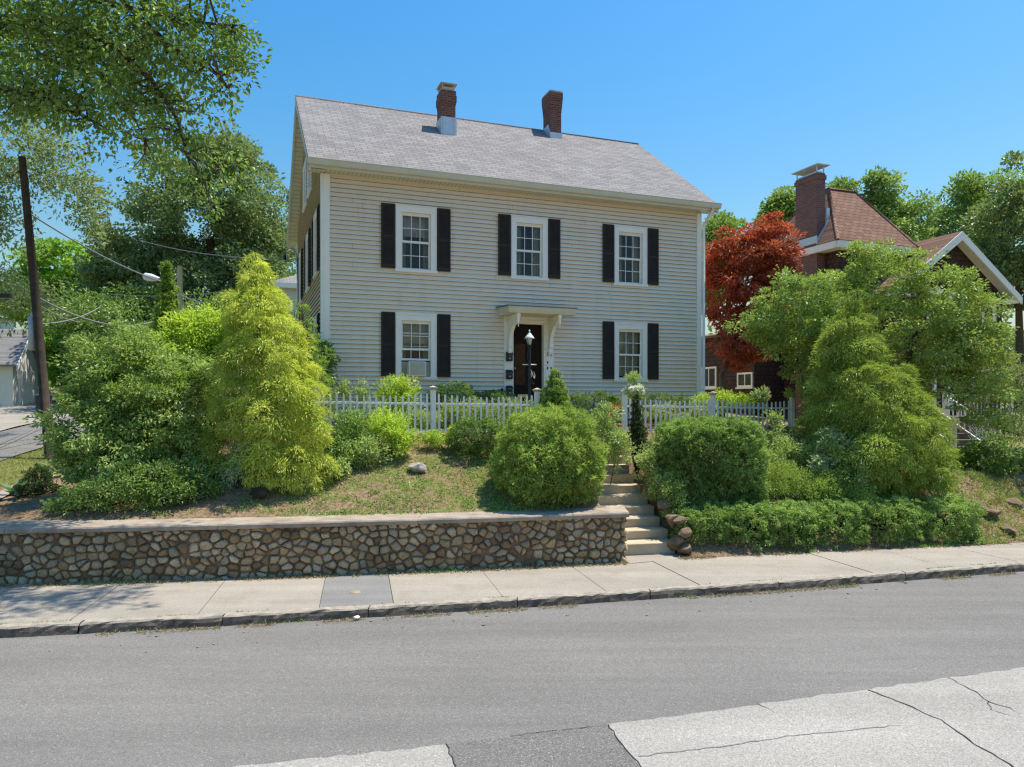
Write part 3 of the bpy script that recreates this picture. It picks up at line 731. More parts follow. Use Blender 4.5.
def lapped(b, name):
    o = b.build(name, 'siding', house); o.data.materials.append(M['lapshade'])
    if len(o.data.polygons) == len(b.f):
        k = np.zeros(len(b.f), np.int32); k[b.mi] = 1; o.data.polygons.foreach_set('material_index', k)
def gclip(z):
    ztop = lambda d: ZE + SL * (min(d, HD - d) + OV) - .03
    if z < ztop(0): return (0, HD)
    d = (z - ZE + .03) / SL - OV; return (d, HD - d)
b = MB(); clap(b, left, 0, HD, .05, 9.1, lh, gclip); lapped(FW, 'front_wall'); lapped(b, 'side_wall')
b = MB(); b.quad(right(0, 0, 0), right(HD, 0, 0), right(HD, 0, 6.2), right(RD, 0, 9.1), right(0, 0, 6.2)); b.quad(back(0, 0, 0), back(HW, 0, 0), back(HW, 0, 6.2), back(0, 0, 6.2))
b.build('back_wall', 'siding', house)
for fn, u, w_ in ((front, .001, .15), (front, HW - .151, .15), (left, HD - .151, .15)):
    b = MB(); b.box(u, u + w_, .0, .05, .02, 5.86)
    mapped(b, fn).build('corner_board', 'white', house, bevel=.004)
b = MB(); b.prism([(-.05, -.0505, .02), (-.001, -.0505, .02), (-.001, 0, .02), (0, 0, .02), (0, .15, .02), (-.05, .15, .02)], (0, 0, 5.84)); b.build('corner_board', 'white', house, bevel=.004)
b = MB()
b.box(.16, HW - .16, -.012, .08, -.5, .045); b.box(-.012, .08, .16, HD - .16, -.5, .045); b.build('foundation', 'rock', house)

def window(parent, fn, u0, u1, z0, z1, flip=False, curtain=0, raised=False, mun=True, cas='white', deep=.9, simple=False):
    cw = .15
    b = MB(); b.box(u0, u0 + cw, .0, .044, z0 + .07, z1 - .16); b.box(u1 - cw, u1, .0, .044, z0 + .07, z1 - .16)
    b.box(u0, u1, .0, .046, z1 - .16, z1); b.box(u0 - .025, u1 + .025, -.02, .052, z1, z1 + .025); b.box(u0 - .012, u1 + .012, -.02, .075, z0, z0 + .07)
    for a in (u0 + cw - .03, u1 - cw): b.box(a, a + .03, -.09, -.001, z0 + .07, z1 - .16)
    b.box(u0 + cw, u1 - cw, -.09, -.001, z1 - .19, z1 - .161)
    for a, s in ((u0 + .012, 1), (u1 - .030, 1)): b.box(a, a + .018, .044, .060, z0 + .07, z1 - .012)      # raised back band
    b.box(u0 + .031, u1 - .031, .046, .060, z1 - .030, z1 - .012)
    fr = mapped(b, fn).build('window', cas, parent, bevel=.003)
    a0, a1, b0, b1 = u0 + cw, u1 - cw, z0 + .07, z1 - .19; mid = (b0 + b1) / 2
    def sash(p, q, o, rows=2):
        s = MB(); s.box(a0, a0 + .042, o - .03, o, p, q); s.box(a1 - .042, a1, o - .03, o, p, q)
        s.box(a0 + .042, a1 - .042, o - .03, o, p, p + .05); s.box(a0 + .042, a1 - .042, o - .03, o, q - .042, q)
        if mun:
            for k in (1, 2):
                x = a0 + .042 + (a1 - a0 - .084) * k / 3; s.box(x - .008, x + .008, o - .018, o - .006, p + .05, q - .042)
            for k in range(1, rows):
                z = p + .05 + (q - p - .092) * k / rows; s.box(a0 + .042, a1 - .042, o - .0175, o - .0065, z - .008, z + .008)
        mapped(s, fn).build('sash', cas, fr, bevel=.002)
        g = MB(); P = [(a0 + .04, o - .012, p + .048), (a1 - .04, o - .012, p + .048), (a1 - .04, o - .012, q - .04), (a0 + .04, o - .012, q - .04)]
        if flip: P = P[::-1]
        g.quad(*[fn(*x) for x in P]); g.build('pane', 'glass', fr)
    sash(mid - .02, b1, -.022)
    if raised: sash(b0 + .40, mid + .02 + .40, -.056)
    else: sash(b0, mid + .02, -.056)
    rm = MB(); q = (a0 - .3, a1 + .3, b0 - .25, b1 + .2)
    c4 = lambda o: [fn(q[0], o, q[2]), fn(q[1], o, q[2]), fn(q[1], o, q[3]), fn(q[0], o, q[3])]
    A, B = c4(-.10), c4(-deep)
    rm.quad(*B)
    for k in range(4): rm.quad(A[k], A[(k + 1) % 4], B[(k + 1) % 4], B[k])
    rm.build('room', 'room', fr)
    if curtain:
        cmesh = MB(); n = 40
        def drape_(ua, ub, za, zb):
            prev = None
            for i in range(n + 1):
                u = ua + (ub - ua) * i / n; o = -.19 + .014 * math.sin(i * 1.3) + .006 * math.sin(i * 3.1)
                cur = (fn(u, o, za), fn(u, o, zb))
                if prev: cmesh.quad(prev[0], cur[0], cur[1], prev[1], sm=True)
                prev = cur
        if curtain == 1:
            w_ = (a1 - a0) * .30; drape_(a0, a0 + w_, b0, b1); drape_(a1 - w_, a1, b0, b1)
        elif curtain == 2: drape_(a0, a1, mid - .03, b1)
        elif curtain == 3: drape_(a0, a1, b0 + .1, b1)
        elif curtain == 4: drape_(a0, a1, b0 + (b1 - b0) * .62, b1); w_ = (a1 - a0) * .2; drape_(a0, a0 + w_, b0, b1 * .62 + b0 * .38); drape_(a1 - w_, a1, b0, b1 * .62 + b0 * .38)
        cmesh.build('curtain', 'curtain', fr)
    return fr
def shutter_mesh(w_, h_):
    b = MB(); s = .045; b.box(0, s, .038, .068, 0, h_); b.box(w_ - s, w_, .038, .068, 0, h_)
    for z, t in ((0, .09), (h_ * .47, .06), (h_ - .06, .06)): b.box(s, w_ - s, .038, .066, z, z + t)
    for za, zb in ((.09, h_ * .47), (h_ * .47 + .06, h_ - .06)):
        n = int((zb - za) / .042); st = (zb - za) / n
        for k in range(n):
            z = za + k * st; b.quad((s, .062, z), (w_ - s, .062, z), (w_ - s, .046, z + st), (s, .046, z + st)); b.quad((s, .046, z), (w_ - s, .046, z), (w_ - s, .062, z), (s, .062, z))
    b.v = [front(*p) for p in b.v]; return b.mesh('shutter')
SHM = shutter_mesh(.338, 1.555); SHM.materials.append(M['shutter'])
for k, (u, z0, z1, up) in enumerate(WINS):
    cur = {0: 4, 1: 4, 2: 1, 3: 1, 4: 3}[k]
    window(house, front, u, u + 1.033, z0, z1, curtain=cur, raised=(k == 1))
    for uu in (u - .345, u + 1.040):
        o = bpy.data.objects.new('shutter', SHM); COL.objects.link(o); o.parent = house; o.location = (uu, 0, z0 + .07)
SHL = MB(); 
SHB = shutter_mesh(.338, 1.555); SHB.name = 'shutter'
for v in SHB.vertices: u_, o_, z_ = v.co.x, -v.co.y, v.co.z; v.co = (-o_, u_, z_)
SHB.materials.append(M['shutter'])
for d, z0, z1 in LW:
    window(house, left, d, d + 1.0, z0, z1, flip=True, curtain=1, deep=.8)
    if z0 < 6:
        for uu in (d - .345, d + 1.007):
            o = bpy.data.objects.new('shutter', SHB); COL.objects.link(o); o.parent = house; o.location = (0, uu, z0 + .04)
# roof, soffits, gutter
b = MB(); T = .055
def slope_slab(b, d0, z0, d1, z1, s0, s1, t):
    b.prism([(s0, d0, z0), (s0, d1, z1), (s0, d1, z1 - t), (s0, d0, z0 - t)], (s1 - s0, 0, 0))
slope_slab(b, -OV - .03, ZE - .02, RD, ZR, -OG, HW + OG, T); slope_slab(b, HD + OV + .03, ZE - .02, RD, ZR, -OG, HW + OG, T)
roof = b.build('roof', 'roof', house)
b = MB(); b.tube([(-OG, RD, ZR - .03), (HW + OG, RD, ZR - .03)], .06, 8); b.build('ridge_cap', 'roof', roof)
for s0, s1 in ((-OG, -OG + .05), (HW + OG - .05, HW + OG)):
    b = MB(); b.prism([(s0, -OV, ZE - .075), (s0, RD, ZR - .06), (s0, HD + OV, ZE - .075), (s0, HD + OV, ZE - .265), (s0, RD, ZR - .25), (s0, -OV, ZE - .265)], (s1 - s0, 0, 0))
    b.build('rake_board', 'cream', roof)
b = MB()
for s0, s1 in ((-OG + .052, .0), (HW, HW + OG - .052)):
    for d0, d1 in ((-OV, RD), (HD + OV, RD)):
        n = 34                                                        # vented soffit: a shallow groove every strip
        for i in range(n):
            a, c = i / n, (i + .93) / n; m_ = (i + 1) / n
            pt = lambda s, t, e=0: (s, d0 + (d1 - d0) * t, ZE - .225 + (ZR - ZE + .02) * t + e)
            b.quad(pt(s0, a), pt(s1, a), pt(s1, c), pt(s0, c)); b.quad(pt(s0, c, .012), pt(s1, c, .012), pt(s1, m_, .012), pt(s0, m_, .012))
n = 110
for i in range(n):
    a = -OG + (HW + 2 * OG) * i / n; c = -OG + (HW + 2 * OG) * (i + .9) / n; m_ = -OG + (HW + 2 * OG) * (i + 1) / n
    b.quad((a, -OV + .02, 5.872), (c, -OV + .02, 5.872), (c, .02, 5.872), (a, .02, 5.872)); b.quad((c, -OV + .02, 5.884), (m_, -OV + .02, 5.884), (m_, .02, 5.884), (c, .02, 5.884))
b.box(-OG, HW + OG, -OV + .001, -OV + .02, 5.865, ZE - .06)
b.quad((-OG, -OV, 5.868), (-OG, .0, 5.868), (-OG, .0, 6.1), (-OG, -OV, 5.99)); 
b.build('soffit', 'cream', roof)
b = MB(); prof = [(-OV - .001, 5.93), (-OV - .075, 5.93), (-OV - .10, 5.97), (-OV - .105, 6.045), (-OV - .125, 6.055), (-OV - .125, 6.07), (-OV - .11, 6.07), (-OV - .095, 5.99), (-OV - .001, 5.95)]
b.prism([(-OG - .02, y, z) for y, z in prof], (HW + 2 * OG + .04, 0, 0)); gut = b.build('gutter', 'cream', roof, bevel=.003)
b = MB(); b.tube([(HW + .12, -OV - .05, 5.95), (HW + .12, -OV - .05, 5.86), (HW + .10, -.22, 5.70), (HW + .055, -.075, 5.52), (HW + .05, -.07, 5.35), (HW + .05, -.07, .1)], .042, 10)
b.build('downspout', 'white', roof)
# chimneys
def chimney(s0, s1, d0, d1, z0, z1, flash_top, capkind):
    b = MB()
    def ring(e, za, zb): b.box(s0 - e, s1 + e, d0 - e, d1 + e, za, zb)
    if capkind == 'metal':
        ring(0, z0, z1 - .42); ring(.012, z1 - .42, z1 - .34); ring(.028, z1 - .34, z1 - .14); ring(.012, z1 - .14, z1)
    else:
        b.prism([(s0, d0, z0), (s1, d0, z0), (s1, d1, z0), (s0, d1, z0)], (0, 0, z1 - .62 - z0))
        for k in range(6): ring(.006 * (k + 1), z1 - .62 + .07 * k + (.0005 if k else 0), z1 - .62 + .07 * (k + 1))
        ring(.042, z1 - .199, z1)
    c = b.build('chimney', 'brick', house, bevel=.004)
    f = MB()
    if capkind == 'metal':
        f.box(s0 - .025, s1 + .025, d0 - .03, d0 - .004, z0, flash_top); f.box(s0 - .03, s0 - .004, d0 - .002, d1, z0, flash_top - .02)
        f.box(s1 + .004, s1 + .03, d0 - .002, d1, z0, flash_top - .02); f.box(s0 + .02, s0 + .05, d0 - .045, d0 - .031, z0, flash_top); f.box(s1 - .06, s1 - .03, d0 - .045, d0 - .031, z0, flash_top)
        f.box(s0 + .05, s1 - .05, d0 - .12, d0 - .032, z0, z0 + .28)
    else:
        f.box(s0 - .02, s1 + .02, d0 - .03, d0 - .004, z0, flash_top)
        f.prism([(s0 - .025, d0 - .002, z0), (s0 - .025, d1, z0), (s0 - .025, d1, flash_top + .25), (s0 - .025, d0 + .15, flash_top + .30), (s0 - .025, d0 - .002, flash_top)], (.022, 0, 0))
    f.build('flashing', 'zinc', c)
    k = MB()
    if capkind == 'metal':
        k.box(s0 + .03, s1 - .03, d0 + .03, d1 - .03, z1, z1 + .10)
        k.box(s0 - .02, s1 + .05, d0, d1 + .03, z1 + .18, z1 + .21)
        for x in (s0 + .02, s1 - .05):
            for y in (d0 + .03, d1 - .06): k.box(x, x + .03, y, y + .03, z1 + .10, z1 + .18)
    else: k.prism([(s0 - .03, d0 - .03, z1), (s1 + .03, d0 - .03, z1), (s1 + .03, d1 + .03, z1), (s0 - .03, d1 + .03, z1)], (0, 0, .05))
    k.build('chimney_cap', 'step', c)
chimney(3.534, 3.945, 2.54, 3.05, 7.6, 9.40, 8.62, 'metal')
chimney(7.343, 7.715, 3.56, 4.15, 8.7, 10.30, 9.02, 'corbel')
# door, surround and hooded porch
b = MB(); b.box(DU0, 4.70, 0, .045, .12, 2.62); b.box(5.66, DU1, 0, .045, .12, 2.62); b.box(DU0, DU1, .001, .047, 2.62, 2.80)
b.box(4.70, 4.76, -.16, .03, .3, 2.52); b.box(5.60, 5.66, -.16, .03, .3, 2.52); b.box(4.70, 5.66, -.16, .03, 2.52, 2.618); b.box(4.70, 5.66, -.2, .06, .26, .30)
mapped(b, front).build('door_surround', 'white', house, bevel=.004)
b = MB(); b.box(4.76, 5.60, -.15, -.11, .30, 2.52)
dr = mapped(b, front).build('door', 'door', house)
b = MB()
for u0, u1, z0, z1 in ((4.86, 5.10, .98, 1.98),): b.box(u0, u1, -.11, -.105, z0, z1)
for u0, u1, z0, z1 in ((4.83, 5.13, .95, .98), (4.83, 5.13, 1.98, 2.01)): b.box(u0, u1, -.11, -.10, z0, z1)
for a in (4.83, 5.10): b.box(a, a + .03, -.11, -.10, .98, 1.98)
mapped(b, front).build('door_panel', 'doorwood', dr)
b = MB(); b.tube([(4.82, .11, 1.37), (4.82, .06, 1.37)], [.018, .018], 8); b.lathe([(0, -.03), (.025, -.02), (.034, 0), (.025, .02), (0, .03)], 10, 4.82, .04); b.v = [(x, y, z if z > 1 else z + 1.37) for x, y, z in b.v]; b.build('door_knob', 'brass', dr)
b = MB(); b.box(4.92, 5.22, -.11, -.098, .62, .70); mapped(b, front).build('mail_slot', 'brass', dr)
b = MB(); b.quad((4.3, .9, 0), (6.2, .9, 0), (6.2, .9, 3), (4.3, .9, 3)); b.build('hall', 'room', dr)
hood = MB(); Dp = .88; u0, u1 = 4.28, 6.17
hood.prism([(u0, 0, 2.93), (u0, -Dp - .03, 2.875), (u0, -Dp - .03, 2.86), (u0, 0, 2.90)], (u1 - u0, 0, 0)); 
hd = hood.build('porch_hood', 'roof', house)
b = MB(); b.prism([(u0 + .03, -.02, 2.898), (u0 + .03, -Dp, 2.858), (u0 + .03, -Dp, 2.80), (u0 + .06, -Dp + .06, 2.70), (u0 + .06, -.02, 2.70)], (u1 - u0 - .06, 0, 0))
b.build('hood_cornice', 'cream', hd, bevel=.01)
for uu in (4.58, 5.70):
    b = MB(); prof = [(0, 2.695), (.72, 2.695), (.72, 2.60), (.66, 2.55), (.60, 2.50), (.50, 2.46), (.38, 2.42), (.26, 2.30), (.18, 2.15), (.14, 2.0), (.15, 1.92), (.11, 1.86), (.12, 1.78), (.06, 1.72), (0, 1.70)]
    b.prism([(uu, -.046 - y, z) for y, z in prof], (.09, 0, 0)); b.tube([(uu + .045, -.73, 2.70), (uu + .045, -.73, 2.60), (uu + .045, -.73, 2.56), (uu + .045, -.73, 2.50), (uu + .045, -.73, 2.46), (uu + .045, -.73, 2.36)], [.05, .05, .03, .045, .02, .008], 10)
    for q in range(3): b.tube([(uu - .01, -.046 - .14 - q * .12, 2.60 - .02 * q), (uu + .10, -.046 - .14 - q * .12, 2.60 - .02 * q)], .035 - .006 * q, 10)
    b.build('bracket', 'white', hd, bevel=.004)
b = MB(); b.box(4.3, 6.1, -1.25, -.06, -.4, .24); b.box(4.3, 6.1, -1.6, -1.25, -.4, .06); b.build('doorstep', 'step', house, bevel=.01)
cu = bpy.data.curves.new('house_number', 'FONT'); cu.body = '85'; cu.size = .155; cu.extrude = .006; cu.align_x = 'CENTER'
o = bpy.data.objects.new('number_text', cu); me = bpy.data.meshes.new_from_object(o); me.name = 'house_number'; bpy.data.objects.remove(o); me.materials.clear(); me.materials.append(M['black'])
o = bpy.data.objects.new('house_number', me); COL.objects.link(o); o.parent = house; o.location = (5.76, -.052, 1.70); o.rotation_euler = (math.radians(90), 0, 0)
for uu, zz in ((5.70, 1.535), (5.70, 1.385), (5.80, 1.385)):
    b = MB(); b.box(uu - .016, uu + .016, .046, .06, zz - .03, zz + .03); mapped(b, front).build('doorbell', 'black', house, bevel=.003)
b = MB(); b.tube([(4.43, -.02, .82), (4.43, -.09, .82), (4.43, -.10, .76)], [.03, .03, .02], 8); b.build('outdoor_tap', 'black', house)
# letter boxes on the left pilaster
for zc, hh, lab in ((1.66, .23, 'topmost of three black letter boxes on the white door surround'), (1.20, .235, 'middle of three black letter boxes on the white door surround'), (.78, .27, 'lowest of three black letter boxes on the white door surround')):
    r = empty('letter_box', hw(4.618, -.046, HO[2] + zc), TH, lab, 'letter box', 'letter boxes by the door')
    b = MB(); b.prism([(-.078, 0, -hh / 2), (-.078, 0, hh / 2), (-.078, -.05, hh / 2 - .01), (-.078, -.10, hh / 2 - .06), (-.078, -.105, -hh / 2 + .02), (-.078, -.08, -hh / 2)], (.156, 0, 0)); b.build('box', 'black', r, bevel=.004)
    b = MB(); b.prism([(-.084, .0, hh / 2 + .006), (-.084, -.055, hh / 2 - .002), (-.084, -.115, hh / 2 - .062), (-.084, -.118, hh / 2 - .075), (-.084, -.10, hh / 2 - .062), (-.084, -.05, hh / 2 - .008)], (.168, 0, 0)); b.build('lid', 'black', r)
    b = MB(); b.prism([(-.035, -.1085, -.04), (.0, -.1085, -.07), (.035, -.1085, -.04), (.0, -.1085, -.025)], (0, -.003, 0)); b.box(-.05, .05, -.118, -.112, hh / 2 - .085, hh / 2 - .078); b.build('emblem', 'greymetal', r)
# window air conditioner
r = empty('air_conditioner', hw(2.2155, .03, HO[2] + 1.125), TH, 'white window air conditioner under the raised lower left sash', 'air conditioner')
b = MB(); b.box(-.21, .21, -.22, .25, 0, .36); b.build('casing', 'white', r, bevel=.012)
b = MB()
for k in range(16): b.box(-.185, .185, -.228, -.221, .03 + k * .02, .04 + k * .02)
b.build('grille', 'curtain', r)
b = MB()
for a, c in ((-.362, -.213), (.213, .362)):
    for k in range(6): b.box(a + k * (c - a) / 6, a + (k + .9) * (c - a) / 6, .01, .02 + .008 * (k % 2), 0, .36)
b.build('side_panel', 'curtain', r)
# cable bracket at the far left corner of the gable wall
r = empty('service_mast', hw(-.02, 7.3, HO[2] + 5.3), TH, 'bent metal cable bracket high on the gable wall', 'cable bracket')
b = MB(); b.tube([(0, 0, -.9), (-.06, 0, -.8), (-.08, 0, .0), (-.14, 0, .16), (-.28, 0, .24), (-.42, 0, .16), (-.46, 0, -.02)], .028, 8); b.build('conduit', 'greymetal', r)
b = MB(); b.lathe([(.0, -.16), (.05, -.15), (.055, -.02), (.03, .0)], 10, -.46, 0); b.build('weather_cap', 'black', r)
b = MB(); b.box(-.05, 0, -.06, .06, -.74, -.70); b.box(-.09, 0, -.06, .06, -.24, -.20); b.build('clamp', 'greymetal', r)

# ------------------------------------------------------------------ picket fences either side of the path
FD = -2.3
def fence(name, label, s0, s1, posts, wv):
    base = hw(s0, FD, 2.0); r = empty(name, base, TH, label, 'fence')
    ft = lambda s: 3.0 - .013 * s - 2.0
    pk = MB(); pk.box(-.019, .019, -.012, .012, 0, .86); pk.v = [v for v in pk.v]
    pk = MB(); h_ = .88
    pk.prism([(-.02, -.012, 0), (.02, -.012, 0), (.02, -.012, h_ - .03), (.012, -.012, h_ - .008), (0, -.012, h_), (-.012, -.012, h_ - .008), (-.02, -.012, h_ - .03)], (0, .022, 0))
    pm = pk.mesh('picket'); pm.materials.append(M['fence'])
    po = MB(); po.box(-.052, .052, -.052, .052, -.4, 1.06); pom = po.mesh('post'); pom.materials.append(M['fence'])
    pc = MB(); pc.box(-.062, .062, -.062, .062, 1.061, 1.085); pc.prism([(-.082, -.082, 1.086), (.082, -.082, 1.086), (.082, .082, 1.086), (-.082, .082, 1.086)], (0, 0, .028))
    pc.quad((-.075, -.075, 1.1145), (.075, -.075, 1.1145), (0, 0, 1.15)); pc.quad((.075, -.075, 1.1145), (.075, .075, 1.1145), (0, 0, 1.15)); pc.quad((.075, .075, 1.1145), (-.075, .075, 1.1145), (0, 0, 1.15)); pc.quad((-.075, .075, 1.1145), (-.075, -.075, 1.1145), (0, 0, 1.15))
    pcm = pc.mesh('post_cap'); pcm.materials.append(M['step'])
    for s in posts:
        o = bpy.data.objects.new('post', pom); COL.objects.link(o); o.parent = r; o.location = (s - s0, 0, ft(s) - .97)
        c = bpy.data.objects.new('post_cap', pcm); COL.objects.link(c); c.parent = o
        bv = o.modifiers.new('bevel', 'BEVEL'); bv.width = .006
    for a, c in zip(posts[:-1], posts[1:]):
        for dz, t in ((-.235, .045), (-.80, .04)):
            b = MB(); b.prism([(a - s0 + .053, -.02, ft(a) + dz), (a - s0 + .053, .02, ft(a) + dz), (a - s0 + .053, .02, ft(a) + dz + t), (a - s0 + .053, -.02, ft(a) + dz + t)], (c - a - .106, 0, ft(c) - ft(a)))
            b.build('rail', 'fence', r, bevel=.004)
        n = int(round((c - a) / .136)) - 1
        for k in range(1, n + 1):
            t = k / (n + 1); s = a + (c - a) * t; dip = -.075 * math.sin(math.pi * t) + wv
            o = bpy.data.objects.new('picket', pm); COL.objects.link(o); o.parent = r
            o.location = (s - s0 + random.gauss(0, .003), -.034, ft(s) + dip - h_ + .02); o.rotation_euler = (0, random.gauss(0, .008), 0)
    return r
fence('picket_fence', 'white picket fence left of the path, in front of the lower left window', -.36, 4.48, [-.36, 2.066, 4.477], .0)
fence('picket_fence', 'white picket fence right of the path, behind the square clipped bush', 6.717, 11.66, [6.717, 9.195, 11.655], -.02)

# lamp post by the path
lx, ly = .41, 17.0; lz = Z(lx, ly)
r = empty('lamp_post', (lx, ly, lz), .2, 'black garden lamp post with a white lantern in front of the door', 'lamp post')
b = MB(); b.lathe([(.09, 0), (.09, .05), (.05, .09), (.036, .16), (.034, 1.95), (.03, 1.98), (.05, 2.0), (.03, 2.03), (0, 2.03)], 14); b.build('post', 'black', r)
b = MB(); b.tube([(-.17, 0, 1.585), (-.03, 0, 1.585)], .011, 8); b.tube([(.03, 0, 1.585), (.17, 0, 1.585)], .011, 8); b.build('cross_arm', 'white', r)
b = MB()
for k in range(4):
    w_ = k * math.pi / 2 + math.pi / 4; b.tube([(.045 * math.cos(w_), .045 * math.sin(w_), 2.02), (.085 * math.cos(w_), .085 * math.sin(w_), 2.20)], .007, 6)
b.lathe([(.03, 2.02), (.055, 2.03), (.055, 2.045), (.0, 2.045)], 12); b.build('lantern_cage', 'black', r)
b = MB(); b.lathe([(.035, 2.046), (.062, 2.12), (.075, 2.195)], 12); b.build('lantern_glass', m_plain('frosted_lamp_glass', (.62, .55, .38), .35, .08, 8, .05), r)
b = MB(); b.lathe([(.118, 2.195), (.12, 2.203), (.085, 2.25), (.05, 2.29), (.042, 2.31), (.018, 2.325), (.012, 2.35), (.022, 2.375), (.012, 2.40), (0, 2.405)], 14); b.build('lantern_hood', 'lampwhite', r)
b = MB(); b.tube([(.03, 0, 1.47), (.07, -.01, 1.36), (.115, -.01, 1.27)], .012, 6); b.tube([(.035, 0, 1.28), (.04, -.01, 1.38), (.05, -.01, 1.43)], .009, 6); b.tube([(.10, -.01, 1.42), (.13, -.01, 1.33), (.11, -.01, 1.26)], .008, 6); b.build('scroll', 'white', r)
b = MB(); b.tube([(-.035, -.03, 1.95), (-.05, -.03, 1.8), (-.045, -.03, 1.68)], [.012, .02, .012], 6); b.tube([(.05, -.03, 1.25), (.06, -.03, 1.15), (.1, -.03, 1.12)], [.01, .018, .01], 6); b.build('dried_vine', 'doorwood', r)
# ------------------------------------------------------------------ neighbouring brown house
NO = (10.57, 23.5, 2.0); neigh = empty('neighbour_house', NO, TH, 'brown shingled house with hipped roof and tall brick chimney on the right', 'house')
def NB(h): return h + EYE - NO[2]                # height above eye level -> local z
e, wtop = NB(5.28), NB(5.28) - .22
HDN = 4.7
b = MB(); b.box(.45, 3.6, .45, HDN - .3, -.6, wtop); b.build('wall', 'brownshingle', neigh)
rt = NB(7.61)
b = MB(); A = [(0, 0, e), (3.49, 0, e), (3.49, HDN, e), (0, HDN, e)]; B = [(1.54, 2, rt), (2.75, 2, rt), (2.75, HDN - 2, rt), (1.54, HDN - 2, rt)]
for k in range(4): b.quad(A[k], A[(k + 1) % 4], B[(k + 1) % 4], B[k])
b.quad(*B); nr = b.build('roof', 'brownroof', neigh)
b = MB()
for p, q in ((0, 0), (1, 1), (2, 2), (3, 3)): b.tube([A[p], B[q]], .05, 6)
for p in range(4): b.tube([B[p], B[(p + 1) % 4]], .06, 6)
b.build('hip_cap', 'brownroof', nr)
b = MB(); b.box(.04, 3.45, .02, .12, e - .24, e - .01); b.box(.02, .12, .121, HDN, e - .24, e - .01); b.box(.12, 3.45, .12, HDN, e - .235, e - .20); b.build('fascia', 'white', nr)
b = MB(); b.box(-.9, 3.6, 3.0, 8.2, -.6, NB(2.6)); b.build('rear_wall', 'brownshingle', neigh)
b = MB(); b.prism([(3.7, 3.0, NB(3.4)), (-1.3, 3.0, NB(2.55)), (-1.3, 3.0, NB(2.45)), (3.7, 3.0, NB(3.3))], (0, 5.4, 0)); b.build('lean_to_roof', 'brownroof', neigh)
ch = MB(); ch.box(.1, .46, 1.03, 2.05, -.5, NB(7.77)); ch.box(.07, .49, 1.0, 2.08, NB(7.55), NB(7.70)); chn = ch.build('chimney', 'brick2', neigh, bevel=.005)
b = MB(); zc = NB(7.77); b.box(.02, .56, .92, 2.16, zc + .24, zc + .27)
for x in (.12, .41):
    for y in (1.06, 1.99): b.box(x, x + .03, y, y + .03, zc, zc + .24)
b.box(.16, .40, 1.1, 1.98, zc, zc + .07); b.build('rain_cap', 'zinc', chn)
b = MB()
zs = lambda s: e + (rt - e) * s / 1.54
b.prism([(.03, 1.0, zs(.0) - .02), (.52, 1.0, zs(.5) - .02), (.52, 1.0, zs(.5) + .14), (.03, 1.0, zs(.0) + .14)], (0, -.06, 0)); b.prism([(.05, .95, zs(.05)), (.05, 2.1, zs(.05)), (.05, 2.1, zs(.05) + .25), (.05, .95, zs(.05) + .25)], (-.03, 0, 0))
b.box(.465, .60, .98, 1.02, zs(.5) - .05, zs(.5) + .55); b.build('flashing', 'zinc', chn)
# gabled wing
wp = 4.234; wd = -1.03; pk = NB(5.66); ev = NB(3.62); hwid = 2.86; wl_, wr_ = wp - hwid + .35, wp + hwid - .35
b = MB(); b.prism([(wl_, wd + .45, -.6), (wr_, wd + .45, -.6), (wr_, wd + .45, ev + .18), (wp, wd + .45, pk - .12), (wl_, wd + .45, ev + .18)], (0, 6.5, 0)); b.build('wing_wall', 'brownshingle', neigh)
b = MB()
for sg in (-1, 1): b.prism([(wp, wd, pk), (wp + sg * hwid, wd, ev), (wp + sg * hwid, wd, ev - .07), (wp, wd, pk - .07)], (0, 7.6, 0))
wr = b.build('wing_roof', 'brownroof', neigh)
for sg in (-1, 1):
    b = MB(); b.prism([(wp, wd - .03, pk - .01), (wp + sg * hwid, wd - .03, ev - .01), (wp + sg * hwid, wd - .03, ev - .25), (wp, wd - .03, pk - .30)], (0, .06, 0)); b.build('rake_board', 'white', wr)
    b = MB(); b.prism([(wp, wd + .031, pk - .09), (wp + sg * (hwid - .02), wd + .031, ev - .09), (wp + sg * (hwid - .02), wd + .031, ev - .11), (wp, wd + .031, pk - .12)], (0, .41, 0)); b.build('soffit', 'white', wr)
    b = MB(); b.box(min(wp + sg * (hwid - .9), wp + sg * hwid), max(wp + sg * (hwid - .9), wp + sg * hwid), wd + .032, wd + .45, ev - .20, ev - .12); b.build('eave_return', 'white', wr)
def nfront(dpl): return lambda u, o, z: (u, dpl - o, z)
fw = nfront(wd + .45)
for u, z0, z1 in ((wp - 1.05, NB(2.4), NB(3.75)), (wp - .1, NB(2.4), NB(3.75)), (wp + 1.45, NB(2.7), NB(3.42))): window(neigh, fw, u, u + .72, z0, z1, mun=False, curtain=3, deep=.05)
for u, z0, z1 in ((wp - .8, NB(-.3), NB(1.2)), (wp + 1.0, NB(-.3), NB(1.2))): window(neigh, fw, u, u + .85, z0, z1, mun=False, curtain=3, deep=.05)
nl = lambda u, o, z: (.45 - o, u, z)
nl2 = lambda u, o, z: (-.9 - o, u, z)
nf3 = nfront(3.0)
